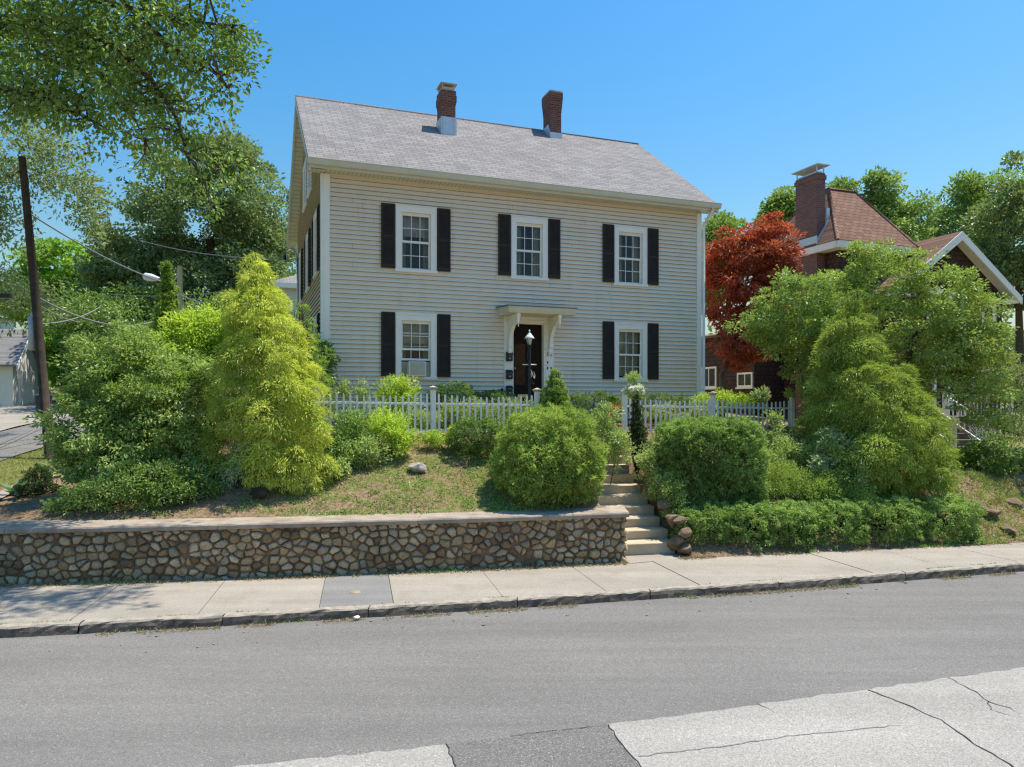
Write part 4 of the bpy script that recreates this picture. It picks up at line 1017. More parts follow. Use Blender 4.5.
def simple_win(fn, u0, u1, z0, z1, parent, flip=False):
    b = MB(); t = .07
    b.box(u0, u0 + t, 0, .05, z0, z1); b.box(u1 - t, u1, 0, .05, z0, z1); b.box(u0 + t, u1 - t, 0, .05, z1 - t, z1); b.box(u0 - .05, u1 + .05, 0, .08, z0 - .06, z0 - .001); b.box(u0 + t, u1 - t, 0, .05, z0, z0 + t)
    m_ = (u0 + u1) / 2; b.box(m_ - .02, m_ + .02, 0, .04, z0 + t, z1 - t)
    w_ = mapped(b, fn).build('window', 'white', parent)
    c = MB(); n = 30; prev = None
    for i in range(n + 1):
        u = u0 + t + (u1 - u0 - 2 * t) * i / n; cur = (fn(u, .008 + .005 * math.sin(i * 1.7), z0 + t), fn(u, .008 + .005 * math.sin(i * 1.7), z1 - t))
        if prev: c.quad(prev[0], cur[0], cur[1], prev[1], sm=True)
        prev = cur
    c.build('curtain', 'room', w_)
    g = MB(); P = [fn(u0 + t, .03, z0 + t), fn(u1 - t, .03, z0 + t), fn(u1 - t, .03, z1 - t), fn(u0 + t, .03, z1 - t)]; g.quad(*(P[::-1] if flip else P)); g.build('pane', 'glass', w_)
# side wall windows low behind the maple, found on the wall plane through their pixels
def on_left(px, fnplane_s):
    u = (px - CX) / F; X0 = NO[0] + ES[0] * fnplane_s; Y0 = NO[1] + ES[1] * fnplane_s
    return (X0 - u * Y0) / (u * ED[1] - ED[0])
da, db = sorted((on_left(738, -.9), on_left(768, -.9)))
Yd = NO[1] + ES[1] * -.9 + ED[1] * (da + db) / 2
simple_win(nl2, max(3.05, da), max(db, da + 1.0), EYE - (387 - CY) / F * Yd - NO[2], EYE - (372 - CY) / F * Yd - NO[2], neigh, True)
da, db = sorted((on_left(702, -.9), on_left(717, -.9))); Yd = NO[1] + ES[1] * -.9 + ED[1] * (da + db) / 2
simple_win(nl2, da, db, EYE - (388 - CY) / F * Yd - NO[2], EYE - (367 - CY) / F * Yd - NO[2], neigh, True)
# porch with steps, railings and lattice at the front
p0 = gp(972, 452); pz = Z(p0.x, p0.y)
porch = empty('porch', (p0.x, p0.y, pz - .02), TH, 'wooden porch steps with white railings in front of the brown house', 'porch')
SW = 1.0
for k in range(5):
    b = MB(); b.box(-SW / 2 - .06, SW / 2 + .06, .26 * k - .03, .26 * k + .28, .175 * (k + 1) - .045, .175 * (k + 1)); b.box(-SW / 2, SW / 2, .26 * k, .26 * k + .03, .175 * k - .05, .175 * (k + 1) - .046); b.build('tread', 'barkgrey', porch, bevel=.006)
b = MB(); b.box(-2.2, 3.6, 1.32, 2.6, .80, .88); b.build('deck', 'barkgrey', porch)
for x in (.75, -1.05):
    b = MB(); b.box(x, x + .40, 1.0, 1.35, -.5, .96); b.build('brick_pier', 'brick2', porch)
def railing(pts, hgt=.80, nb=7):
    b = MB(); (x0, y0, z0), (x1, y1, z1) = pts
    b.prism([(x0 - .025, y0, z0 + hgt - .05), (x0 + .025, y0, z0 + hgt - .05), (x0 + .025, y0, z0 + hgt), (x0 - .025, y0, z0 + hgt)], (x1 - x0, y1 - y0, z1 - z0)) if abs(y1 - y0) > .1 else b.prism([(x0, y0 - .025, z0 + hgt - .05), (x0, y0 + .025, z0 + hgt - .05), (x0, y0 + .025, z0 + hgt), (x0, y0 - .025, z0 + hgt)], (x1 - x0, y1 - y0, z1 - z0))
    b.prism([(x0 - .02, y0, z0 + .1), (x0 + .02, y0, z0 + .1), (x0 + .02, y0, z0 + .14), (x0 - .02, y0, z0 + .14)], (x1 - x0, y1 - y0, z1 - z0)) if abs(y1 - y0) > .1 else b.prism([(x0, y0 - .02, z0 + .1), (x0, y0 + .02, z0 + .1), (x0, y0 + .02, z0 + .14), (x0, y0 - .02, z0 + .14)], (x1 - x0, y1 - y0, z1 - z0))
    for k in range(nb):
        t = (k + .5) / nb; x, y, z = x0 + (x1 - x0) * t, y0 + (y1 - y0) * t, z0 + (z1 - z0) * t; b.box(x - .014, x + .014, y - .014, y + .014, z + .1, z + hgt - .03)
    for x, y, z in pts: b.box(x - .045, x + .045, y - .045, y + .045, z - .1, z + hgt + .09)
    b.build('railing', 'fence', porch)
railing([(-.62, .06, .1), (-.62, 1.36, .88)]); railing([(.62, .06, .1), (.62, 1.36, .88)]); railing([(.72, 1.36, .88), (3.5, 1.36, .88)], .8, 16); railing([(-2.1, 1.36, .88), (-.72, 1.36, .88)], .8, 8)
b = MB()
for k in range(26):
    x = 1.2 + k * .1; b.prism([(x, 1.33, -.3), (x + .025, 1.33, -.3), (x + 1.1 + .025, 1.33, .8), (x + 1.1, 1.33, .8)], (0, .012, 0)) if x + 1.1 < 3.6 else None
    b.prism([(x + 1.1, 1.345, -.3), (x + 1.125, 1.345, -.3), (x + .025, 1.345, .8), (x, 1.345, .8)], (0, .012, 0)) if x + 1.1 < 3.6 else None
b.build('lattice', 'fence', porch)

# ------------------------------------------------------------------ garage and houses far left, grey house behind
def at_z(p): return Vector((p.x, p.y, p.z))
gz = 2.55
gp0 = Vector((-27.6, 40, 0)); gp1 = Vector((-28.7, 44, 0)); dd = (gp1 - gp0).normalized(); nn_ = Vector((-dd.y, dd.x, 0)); nn_ = nn_ if nn_.x < 0 else -nn_
gar = empty('garage', (gp0.x, gp0.y, gz), math.atan2(dd.y, dd.x), 'small pale garage with grey gable roof and white door, far left', 'garage')
sg = 1 if Vector((-dd.y, dd.x, 0)).dot(nn_) > 0 else -1
w_, L_ = 4.15, 9.0 * sg; he1, hp = EYE + 2.15 - gz, EYE + 4.2 - gz
b = MB(); b.prism([(.15, 0, 0), (w_ - .15, 0, 0), (w_ - .15, 0, he1), (w_ / 2, 0, hp - .15), (.15, 0, he1)], (0, L_, 0)); b.build('wall', 'garage', gar)
b = MB()
for x, s_ in ((-.25, 1), (w_ + .25, -1)): b.prism([(w_ / 2, -.3 * sg, hp), (x, -.3 * sg, he1 - .1), (x, -.3 * sg, he1 - .2), (w_ / 2, -.3 * sg, hp - .1)], (0, L_ + .6 * sg, 0))
gr = b.build('roof', 'roof', gar)
for x in (-.25, w_ + .25):
    b = MB(); b.prism([(w_ / 2, -.32 * sg, hp - .02), (x, -.32 * sg, he1 - .12), (x, -.32 * sg, he1 - .45), (w_ / 2, -.32 * sg, hp - .35)], (0, -.05 * sg, 0)); b.build('rake_board', 'white', gr)
b = MB(); b.box(1.0, 3.2, min(-.06 * sg, 0), max(-.06 * sg, 0), 0, 2.05)
for k in range(4): b.box(1.05, 3.15, min(-.075 * sg, -.06 * sg), max(-.075 * sg, -.06 * sg), .06 + .5 * k, .5 + .5 * k)
b.build('garage_door', 'white', gar)
def simple_house(name, label, loc, rz, w_, d_, he_, hp_, mat, roofmat='roof', hip=False):
    r = empty(name, loc, rz, label, 'house')
    b = MB()
    if hip: b.box(0, w_, 0, d_, -1, he_)
    else: b.prism([(0, 0, -1), (0, d_, -1), (0, d_, he_), (0, d_ / 2, hp_ - .15), (0, 0, he_)], (w_, 0, 0))
    b.build('wall', mat, r); o = .35; b = MB()
    if hip:
        A = [(-o, -o, he_ - .02), (w_ + o, -o, he_ - .02), (w_ + o, d_ + o, he_ - .02), (-o, d_ + o, he_ - .02)]; k = min(w_, d_) / 2; B = [(k, d_ / 2, hp_), (w_ - k + .01, d_ / 2, hp_)]
        b.quad(A[0], A[1], B[1], B[0]); b.quad(A[1], A[2], B[1]); b.quad(A[2], A[3], B[0], B[1]); b.quad(A[3], A[0], B[0]); b.quad(*A)
    else:
        for y0 in (-o, d_ + o): b.prism([(-o, d_ / 2, hp_), (-o, y0, he_ - .05), (-o, y0, he_ - .15), (-o, d_ / 2, hp_ - .1)], (w_ + 2 * o, 0, 0))
    rf = b.build('roof', roofmat, r)
    b = MB(); b.box(-o - .01, w_ + o + .01, -o - .03, -o, he_ - .24, he_ - .03); b.build('fascia', 'white', rf)
    for u in np.arange(1.2, w_ - 1.3, 2.6): simple_win(lambda a, o_, z: (a, -o_, z), u, u + 1.0, he_ - 1.9, he_ - .5, r)
    return r
q = at(280, 283, 33); simple_house('grey_house', 'pale grey house with grey roof half hidden behind the gable corner', (q.x - .2, q.y, 2.6), TH, 9.0, 7, q.z - 2.6, q.z + 1.75 - 2.6, 'greyhouse', hip=True)
q = at(-14, 330, 62); simple_house('grey_house', 'grey gabled house behind the garage roof at the far left edge', (q.x - 8, q.y, 2.8), .9, 9.0, 8, q.z + 2 - 2.8, q.z + 5.5 - 2.8, 'greyhouse')
# wheeled bin
q = gp(44, 409); q = Vector((at(44, 409, 33).x, 33, 0)); q.z = Z(q.x, 33)
r = empty('wheeled_bin', q, .5, 'dark wheeled rubbish bin with a blue lid beside the drive', 'bin')
b = MB(); b.prism([(-.26, -.28, .06), (.26, -.28, .06), (.31, -.34, .98), (-.31, -.34, .98)], (0, 0, 0)); b = MB()
A = [(-.25, -.28, .05), (.25, -.28, .05), (.25, .28, .05), (-.25, .28, .05)]; B = [(-.31, -.34, 1.0), (.31, -.34, 1.0), (.31, .36, 1.0), (-.31, .36, 1.0)]
b.quad(*A[::-1]); 
for k in range(4): b.quad(A[k], A[(k + 1) % 4], B[(k + 1) % 4], B[k])
b.build('body', 'bin', r); b = MB(); b.box(-.33, .33, -.37, .40, 1.001, 1.06); b.build('lid', 'blue', r, bevel=.02)
b = MB(); b.box(-.12, .14, -.335, -.325, .70, .86); b.build('sticker', 'white', r)
for x in (-.29, .25):
    b = MB(); b.tube([(x, .30, .12), (x + .05, .30, .12)], .12, 14); b.build('wheel', 'black', r)

# ------------------------------------------------------------------ utility pole, street light, cables
pb = gp(51, 457); PY = pb.y; pt = at(22, 157, PY)
r = empty('utility_pole', pb, 0, 'leaning brown wooden utility pole at the street corner on the left', 'utility pole')
top = pt - pb; b = MB(); b.tube([(0, 0, -.3), tuple(top * .5), tuple(top)], [.128, .108, .088], 14); b.build('pole', 'polewood', r)
hc = at(37, 333, PY) - pb; b = MB(); b.lathe([(0, hc.z - .45), (.10, hc.z - .45), (.11, hc.z - .43), (.11, hc.z + .42), (.06, hc.z + .48), (.02, hc.z + .6), (0, hc.z + .6)], 12, hc.x - .19, .12); b.build('transformer', 'greymetal', r)
hb = at(0, 297, PY + .2) - pb; b = MB(); b.box(hb.x - .6, at(11, 297, PY).x - pb.x, -.06, .06, hb.z - .06, hb.z + .06); b.build('service_arm', 'black', r)
sb = at(180, 300, 30); sbz = Z(sb.x, 30); r = empty('street_light', (sb.x, 30, sbz), 0, 'grey street light with a cobra-head lamp arm above the shrubs', 'street light')
zt_ = at(180, 266, 30).z - sbz; b = MB(); b.tube([(0, 0, -.2), (0, 0, zt_)], [.13, .10], 12); b.build('pole', 'greymetal', r)
A = at(178, 288, 30) - Vector((sb.x, 30, sbz)); B = at(163, 280, 30) - Vector((sb.x, 30, sbz)); Cc = at(143, 276, 30) - Vector((sb.x, 30, sbz))
b = MB(); b.tube([tuple(A), tuple(A * .5 + B * .5 + Vector((0, 0, .06))), tuple(B)], .04, 8); b.tube([(0, 0, A.z + .62), tuple(A * .6 + B * .4 + Vector((0, 0, .08)))], .025, 6); b.build('arm', 'lampwhite', r)
b = MB(); d3 = (Cc - B); b.tube([tuple(B), tuple(B + d3 * .25), tuple(B + d3 * .6), tuple(B + d3 * .9), tuple(Cc)], [.045, .09, .16, .15, .05], 12); b.build('lamp_head', 'lampwhite', r)
def cable(name, label, p, q, sag, rad=.02, n=24, group='overhead cables'):
    p, q = Vector(p), Vector(q); b = MB()
    b.tube([tuple(p.lerp(q, i / n) - Vector((0, 0, sag * 4 * (i / n) * (1 - i / n))) - p) for i in range(n + 1)], rad, 6); return tag(b.build(name, 'wire', loc=p), label, 'cable', group)
onp = lambda py: pb + (pt - pb) * ((at(0, py, PY).z - pb.z) / (pt.z - pb.z))
slt = Vector((sb.x, 30, at(0, 287, 30).z))
cable('overhead_cable', 'highest dark cable running from the wooden pole down to the street light', onp(212), slt, .25, .022)
cable('overhead_cable', 'lower cable sagging from the wooden pole towards the columnar evergreen', onp(296), at(160, 319, 30), .5, .024)
cable('overhead_cable', 'lowest short cable rising from the wooden pole across the maple', onp(324), at(100, 307, 28), .15, .018)
cable('overhead_cable', 'thin cable from the wooden pole falling steeply in front of the maple', onp(303), at(80, 322, 26), .1, .016)
cable('overhead_cable', 'thin pale cable crossing the big dark tree towards the house', at(139, 240, 27), hw(-.45, 7.3, HO[2] + 5.2), .2, .014)
cable('overhead_cable', 'cable between the street light and the beige house', slt - Vector((0, 0, .3)), at(205, 303, 27), .05, .02)
cable('overhead_cable', 'thin cable crossing behind the street light above the lime shrub', at(110, 294, 32), at(225, 291, 30), .15, .014)
cable('overhead_cable', 'faint cable from the wooden pole leaving the left edge of the view', onp(217), at(-40, 221, 26), .3, .016)
# a bird crossing the gap of sky
bp = at(127, 183, 40); r = MB(); r.tube([(-.16, 0, 0), (-.08, 0, .01), (.04, 0, .01), (.12, 0, .0), (.2, 0, -.01)], [.01, .05, .06, .03, .015], 8)
r.prism([(-.04, 0, .03), (.08, 0, .03), (.0, .3, .10), (-.06, .28, .10)], (0, 0, .012)); r.prism([(-.04, 0, .03), (.08, 0, .03), (.0, -.3, .10), (-.06, -.28, .10)], (0, 0, .012))
tag(r.build('bird', 'black', loc=bp), 'tiny dark bird flying in the sky between the left trees', 'bird')
# ------------------------------------------------------------------ trees and plants
def plume(name, label, cat, lobes, nc, per, R, leaf, mat, seed=1, droop=.35, amp=.16, freq=4, depth=.25, group=None, core_n=17000):
    """feathery conifer: drooping sprays bunched in plumes over a conical body"""
    L = px_lobes(lobes); base = ground_base(L)
    P, D, NN, t, C = tufts(L, nc, per, R, leaf, seed, amp, freq, depth, 2, droop)
    p2, d2, n2, t2 = foliage_shell(L * np.array([1, 1, 1, .82, .82, .82]), core_n, (leaf[0], leaf[1] * 1.5), .12, .35, 2, 4, seed + 3, .1, .3, .8)
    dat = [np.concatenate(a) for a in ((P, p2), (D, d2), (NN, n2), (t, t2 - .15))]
    k = dat[0][:, 2] > zt(dat[0][:, 0], dat[0][:, 1]) + .01; dat = [a[k] for a in dat]
    top = L[np.argmax(L[:, 2] + L[:, 5])]
    b = branches(base, C[::4], .07, [base, (base[0], base[1], base[2] + 1), (top[0], top[1], top[2])], 70)
    return mk_plant(name, label, cat, base, dat, leaf, mat, group, b)
def tree(name, label, lobes, nc, per, R, leaf, mat, base, r0, trunk_px, seed=1, shell=.45, flat_=.7, up=.6, droop=.12, group=None, nbr=150, bark='bark', spread=1., extra=None):
    tr = [base] + [tuple(at(*p)) for p in trunk_px]
    return loose(name, label, 'tree', lobes, nc, per, R, leaf, mat, seed, shell, flat_, up, droop, group, False, r0, tr, nbr, 'crown', 'trunk', bark, spread, base, extra)
def gbase(px, Y): x = (px - CX) / F * Y; return (x, Y, Z(x, Y))
BG = 'trees standing behind the houses'
# overhanging street tree, trunk outside the picture on the left
limbs = [[(-70, 60, 13), (10, 18, 13), (60, 22, 13), (110, 45, 12.8), (150, 78, 12.6), (178, 120, 12.5), (190, 165, 12.4)],
         [(-70, 90, 13.4), (-10, 86, 13.3), (35, 96, 13.2), (70, 108, 13.1), (105, 128, 13)],
         [(-60, -20, 12.8), (60, -8, 12.6), (130, 8, 12.4), (190, 22, 12.2), (245, 26, 12)],
         [(60, 22, 13), (90, 60, 13.2), (130, 110, 13.2), (150, 150, 13.1)], [(130, 8, 12.4), (175, 50, 12.3), (215, 72, 12.2), (232, 95, 12.1)], [(-60, -60, 12.8), (100, -75, 12.5), (250, -72, 12.2), (330, -84, 12.2), (400, -92, 12.4)]]
ec = []
for l in limbs[:5]:
    pts = [np.array(at(*p)) for p in l]
    for p, q in zip(pts[:-1], pts[1:]):
        for _ in range(int(np.linalg.norm(q - p) / .055)):
            c = p + (q - p) * rng.random() + rng.normal(size=3) * np.array([.30, .5, .26]); c[2] -= .1; ec.append(c)
cb = (-12.6, 13.6, Z(-12.6, 13.6))
L0 = [(40, 40, 85, 50, 13.2, 1.3), (120, 40, 75, 50, 12.8, 1.2), (195, 28, 58, 36, 12.4, 1.0), (158, 100, 38, 40, 12.6, .8), (183, 152, 18, 34, 12.5, .5), (85, 100, 65, 24, 13.1, 1.0), (20, 92, 55, 24, 13.4, 1.2), (-30, 40, 60, 70, 13.5, 1.6), (225, 55, 24, 34, 12.2, .7), (215, -52, 80, 34, 11.9, 1.2), (120, -60, 90, 40, 12.5, 1.4), (310, -75, 60, 30, 12.0, 1.2), (385, -90, 64, 28, 12.4, 1.1)]
P, D, N, t, C = foliage_clumps(px_lobes(L0), 430, 32, .31, (.098, .062), 11, .25, .75, .55, .15, np.array(ec))
tb = MB(); tb.tube([cb, (-12.5, 13.6, 4), (-12.2, 13.5, 7), tuple(at(-90, 60, 13.4))], [.42, .34, .28, .2], 12)
for l, r_ in zip(limbs, (.12, .12, .09, .05, .05, .09)):
    pts = [tuple(at(*p)) for p in l]; pts = pts if r_ < .06 else [(-12.2, 13.5, 7.0)] + pts
    tb.tube(pts, [r_ * (1 - .85 * k / (len(pts) - 1)) for k in range(len(pts))], 8)
nodes = np.concatenate([np.array([np.array(at(*p)) * (1 - s) + np.array(at(*q)) * s for s in (0, .25, .5, .75)]) for l in limbs for p, q in zip(l[:-1], l[1:])])
for c in C[rng.permutation(len(C))[:520]]:
    dd_ = np.linalg.norm(nodes - c, axis=1); j = int(np.argmin(dd_)); p = nodes[j]; ln = dd_[j]
    if ln > 1.1: continue
    m_ = (p + c) / 2 + rng.normal(size=3) * ln * .12; tb.tube([p, m_, c], [.012 + ln * .014, .009 + ln * .008, .004], 4, False)
mk_plant('shade_tree', 'big leafy tree overhanging the top left corner with spreading dark limbs', 'tree', cb, (P, D, N, t), (.098, .062), 'leaf_canopy', None, tb, 'crown', 'trunk')
tree('feathery_tree', 'sparse pale feathery tree behind the utility pole at the left edge', [(30, 170, 60, 28, 25, 2), (75, 190, 25, 26, 25, 1.5), (5, 225, 30, 50, 25, 2), (-10, 290, 34, 46, 25, 2), (85, 215, 16, 40, 25, 1), (30, 140, 50, 24, 25, 2), (30, 300, 30, 30, 25, 1.6)], 190, 46, .5, (.17, .075), 'leaf_feather', gbase(-90, 25), .13, [(-75, 250, 25), (-30, 195, 25), (25, 168, 25)], 21, .2, .8, .4, .2)
tree('maple_tree', 'bright green rounded maple behind the wooden utility pole', [(62, 268, 38, 30, 48), (85, 298, 28, 28, 48), (45, 300, 38, 32, 48), (75, 345, 50, 34, 48), (95, 360, 40, 36, 47)], 420, 60, .85, (.32, .22), 'leaf_maple', gbase(65, 48), .3, [(65, 370, 48), (65, 320, 48)], 31, .6, .38, .9, .2, spread=.7)
tree('shade_tree', 'huge dark green tree rising behind the shrubs left of the house', [(205, 215, 62, 58, 46, 6), (150, 235, 42, 55, 46, 5), (258, 215, 38, 55, 46, 5), (225, 165, 42, 34, 46, 4), (118, 262, 24, 45, 46, 3), (200, 290, 90, 45, 46, 6), (270, 270, 30, 60, 46, 4), (145, 300, 55, 50, 46, 5)], 460, 150, 1.0, (.25, .16), 'leaf_dark', gbase(212, 46), .55, [(214, 345, 46), (216, 290, 46), (210, 240, 46)], 41, .45, .6, .6, .1, BG)
tree('leafy_tree', 'low dark tree filling the gap behind the columnar evergreen', [(120, 330, 60, 40, 40, 4), (230, 335, 60, 40, 40, 4), (290, 320, 30, 50, 40, 3)], 300, 120, .8, (.19, .12), 'leaf_box', gbase(180, 40), .3, [(180, 370, 40), (180, 340, 40)], 43, .5, .6, .6, .1, BG)
for lab, L, mt, Y, s in (('green tree peeping out between the beige house and the red maple', [(722, 245, 20, 28, 42), (712, 285, 18, 30, 42)], 'leaf_back', 42, 51),
                         ('green tree top left of the tall brick chimney', [(784, 216, 15, 20, 44), (772, 228, 10, 14, 44)], 'leaf_back', 44, 52),
                         ('tree with pointed tufted top right of the hipped roof', [(845, 188, 13, 9, 46), (884, 200, 15, 26, 46), (903, 222, 20, 24, 46), (878, 238, 28, 26, 46), (850, 212, 9, 18, 46)], 'leaf_back', 46, 53),
                         ('broad bright tree behind the peak of the gabled wing', [(965, 202, 28, 28, 50), (935, 226, 20, 18, 50), (992, 195, 24, 26, 50), (958, 245, 44, 28, 50)], 'leaf_back', 50, 54),
                         ('dark shady tree at the right edge beyond the white gable', [(1012, 235, 42, 52, 40), (990, 262, 26, 34, 40), (1045, 200, 40, 50, 40), (1020, 290, 40, 30, 40)], 'leaf_dark', 40, 55)):
    c = L[0]; tree('leafy_tree', lab, [l + (l[2] * Y / F * 1.3,) for l in L], 130 if s != 51 else 70, 130, .75, (.24, .16), mt, gbase(c[0] + 8, Y), .3, [(c[0] + 8, 360, Y), (c[0] + 6, c[1] + 40, Y)], s, .45, .6, .7, .1, BG)
tree('shade_tree', 'tall tree just beyond the right edge shading the rocky bank', [(1130, 250, 62, 60, 18), (1150, 200, 60, 60, 18)], 200, 60, .5, (.13, .09), 'leaf_crab', gbase(1135, 18), .2, [(1135, 380, 18), (1135, 300, 18)], 57, .5, .6, .7, .1)
tree('red_maple', 'dark red japanese maple between the beige house and the brown house', [(745, 258, 40, 36, 21.6), (775, 250, 28, 30, 21.6), (728, 300, 26, 40, 21.6), (762, 305, 42, 36, 21.6), (745, 345, 32, 22, 21.4), (722, 262, 20, 26, 21.6), (770, 230, 18, 16, 21.6)], 300, 86, .27, (.13, .06), 'leaf_red', gbase(722, 21.8), .10, [(722, 375, 21.7), (738, 330, 21.6), (748, 290, 21.6)], 61, .5, .38, .9, .25, bark='barkgrey')
tree('crab_apple', 'loose bright green crab apple with crooked dark limbs before the white gable', [(880, 278, 46, 32, 19), (930, 290, 48, 36, 19), (965, 320, 42, 40, 19), (905, 325, 55, 36, 19), (850, 300, 36, 32, 19), (985, 375, 34, 44, 18.6), (1005, 410, 26, 30, 18.5), (945, 385, 40, 34, 19), (870, 255, 22, 16, 19), (845, 276, 32, 20, 19), (905, 262, 28, 13, 19), (930, 345, 60, 40, 19.2), (975, 350, 40, 40, 19.2)], 330, 88, .29, (.10, .055), 'leaf_crab', gbase(912, 19), .17, [(906, 400, 19), (902, 375, 19), (918, 330, 19)], 71, .42, .55, .9, .15, nbr=220)
loose('leafy_shrub', 'tall glossy green shrub between the fence end and the feathery conifer', 'shrub', [(795, 318, 48, 42, 18.3), (768, 325, 34, 20, 18.3), (810, 300, 34, 30, 18.4), (828, 365, 42, 46, 18.2), (830, 350, 40, 60, 18.2), (840, 420, 34, 40, 18)], 340, 80, .24, (.095, .05), 'leaf_shrub', 73, .6, .6, .9)
def far_wood(name, x0, x1, Y0, Y1, h0, h1, n, per, mt, seed):
    x = rng.uniform(x0, x1, n); y = rng.uniform(Y0, Y1, n); g0 = zt(x, y); hh = h0 + (h1 - h0) * (.5 + .5 * dnoise(np.stack([x * .25, y * .25, 0 * x], 1), 1.0, seed)); C = np.stack([x, y, g0 + hh * rng.random(n) ** .6], 1)
    idx = np.repeat(np.arange(n), per); m = len(idx); d = rdir(m); P = C[idx] + d * (rng.random(m) ** .5)[:, None] * 1.3 * np.array([1, 1, .7]); t = rng.normal(.45, .16, n)[idx] + rng.normal(0, .15, m)
    return tag(link(name, leaf_mesh(name, P, unit(d + rng.normal(size=(m, 3)) * .4), unit(rng.normal(size=(m, 3)) * .6 + np.array([0, 0, .8])), .45, .3, t), mt), kind='stuff')
far_wood('distant_wood', -75, -4, 58, 70, 3.5, 8, 620, 46, 'leaf_dark', 301)
far_wood('distant_wood', 2, 70, 52, 64, 3.5, 7, 560, 46, 'leaf_dark', 303)
# conifers
plume('golden_cypress', 'tall golden feathery cypress left of the picket fence', 'conifer', [(256, 285, 9, 30, 13.7), (257, 318, 26, 36, 13.7), (264, 358, 38, 44, 13.6), (275, 412, 47, 48, 13.5), (286, 455, 42, 36, 13.4), (240, 400, 22, 66, 13.5), (234, 455, 22, 32, 13.5), (298, 440, 30, 34, 13.4)], 760, 120, .20, (.085, .017), 'leaf_gold', 81, droop=.6, amp=.22)
plume('feathery_cypress', 'yellow green feathery cypress standing in the bank on the right', 'conifer', [(853, 316, 10, 24, 16.3), (850, 348, 24, 32, 16.2), (860, 392, 42, 38, 16), (888, 428, 48, 38, 15.8), (864, 452, 50, 36, 15.7), (908, 460, 34, 24, 15.6), (838, 418, 28, 48, 16)], 800, 120, .23, (.095, .019), 'leaf_cypress', 83, droop=.5, amp=.24)
def cone(px, top, bot, hw_, Y, n=6):
    out = []
    for k in range(n):
        t = (k + .5) / n; y = top + (bot - top) * t; r_ = hw_ * (.12 + .88 * t ** .8); out.append((px, y, r_, (bot - top) / n * 1.05, Y))
    return out
dense('dwarf_spruce', 'smooth bright green cone of spruce behind the golden cypress', 'conifer', cone(300, 310, 410, 42, 15.4), 24000, (.045, .013), 'leaf_spruce', .06, .15, 2, 5, 91, .5, R=.05)
dense('columnar_evergreen', 'slim dark columnar evergreen below the street lamp arm', 'conifer', cone(167, 268, 360, 15, 19, 7), 14000, (.09, .03), 'leaf_spruce', .16, .2, 2, 5, 93, 1.0, R=.08)
dense('dwarf_spruce', 'small bright conical spruce at the gate in front of the doorway', 'conifer', cone(555, 373, 414, 19, 16.4, 5), 18000, (.04, .016), 'leaf_spruce', .08, .2, 2, 7, 95, .5, R=.045)
dense('dwarf_spruce', 'small dark pointed spruce beside the right gate post', 'conifer', cone(637, 398, 448, 13, 15.6, 6), 8000, (.04, .014), 'leaf_darkspruce', .12, .2, 2, 6, 97, .5, R=.04)
dense('dwarf_spruce', 'dark rounded dwarf spruce near the footpath at the left edge', 'conifer', [(38, 482, 15, 16, 14.3), (40, 494, 19, 15, 14.2)], 9000, (.045, .015), 'leaf_darkspruce', .12, .2, 2, 5, 99, .4, R=.05)
# clipped shrubs
dense('globe_arborvitae', 'large clipped globe of arborvitae left of the steps', 'shrub', [(549, 455, 51, 47, 13.6, .95), (543, 470, 45, 34, 13.4, .82), (568, 468, 34, 34, 13.5, .68)], 84000, (.072, .021), 'leaf_thuja', .09, .24, 2.3, 6, 101, .6, 0, .6, R=.06, per=24)
dense('clipped_bush', 'large square clipped bush right of the steps', 'shrub', [(708, 467, 49, 47, 14.9, .95)], 84000, (.072, .021), 'leaf_yew',   .035, .22, 5.0, 6, 103, .5, 0, .6, R=.05, per=24)
dense('boxwood', 'low rounded boxwood in front of the picket fence', 'shrub', [(480, 437, 30, 18, 14.9, .45)], 11000, (.04, .022), 'leaf_box', .1, .2, 2.6, 5, 105, .6)
dense('boxwood', 'dark clipped boxwood against the wall right of the doorway', 'shrub', [(594, 405, 26, 12, 18.2, .4)], 9000, (.04, .022), 'leaf_box', .08, .2, 3, 5, 107, .6)
dense('boxwood', 'boxwood below the right shutter of the lower left window', 'shrub', [(452, 397, 22, 14, 17.4, .4)], 7000, (.04, .022), 'leaf_box', .12, .2, 2.4, 5, 109, .6)
dense('boxwood', 'long low boxwood between the lower left window and the doorway', 'shrub', [(490, 401, 24, 9, 17.7, .4)], 6000, (.04, .022), 'leaf_box', .1, .2, 2.6, 5, 111, .6)
dense('boxwood', 'low boxwood against the wall under the lower right window', 'shrub', [(655, 404, 34, 10, 18.8, .4)], 7000, (.04, .022), 'leaf_box', .1, .2, 3, 5, 113, .6)
HG = 'low hedge of yew mounds along the pavement'
hed = [(700, 530, 24, 30, 13.75, .42, 'yew mound of the low hedge nearest the stone stub at the steps'), (742, 528, 26, 31, 13.9, .5, 'yew mound of the low hedge under the square bush'), (783, 529, 24, 30, 14.0, .5, 'yew mound of the low hedge right of the square bush, with a dip either side'),
       (828, 526, 30, 30, 14.25, .55, 'yew mound in the middle of the low hedge below the tall pale leaved stems'), (880, 522, 32, 28, 14.5, .6, 'yew mound of the low hedge below the feathery cypress'), (935, 520, 33, 27, 14.75, .62, 'yew mound at the right end of the low hedge beside the bare bank')]
for k, (px, py, rx, ry, Y, ry_, lab) in enumerate(hed):
    dense('low_hedge', lab, 'hedge', [(px, py + 3, rx * 1.05, ry * .9, Y, ry_), (px - rx * .45, py + 6, rx * .66, ry * .76, Y - .12, ry_ * .75), (px + rx * .5, py, rx * .66, ry * .84, Y + .1, ry_ * .85)], 24000, (.06, .022), 'leaf_yew', .12, .2, 3.0, 5, 121 + k, 1.0, 0, .6, HG, R=.05, per=22)
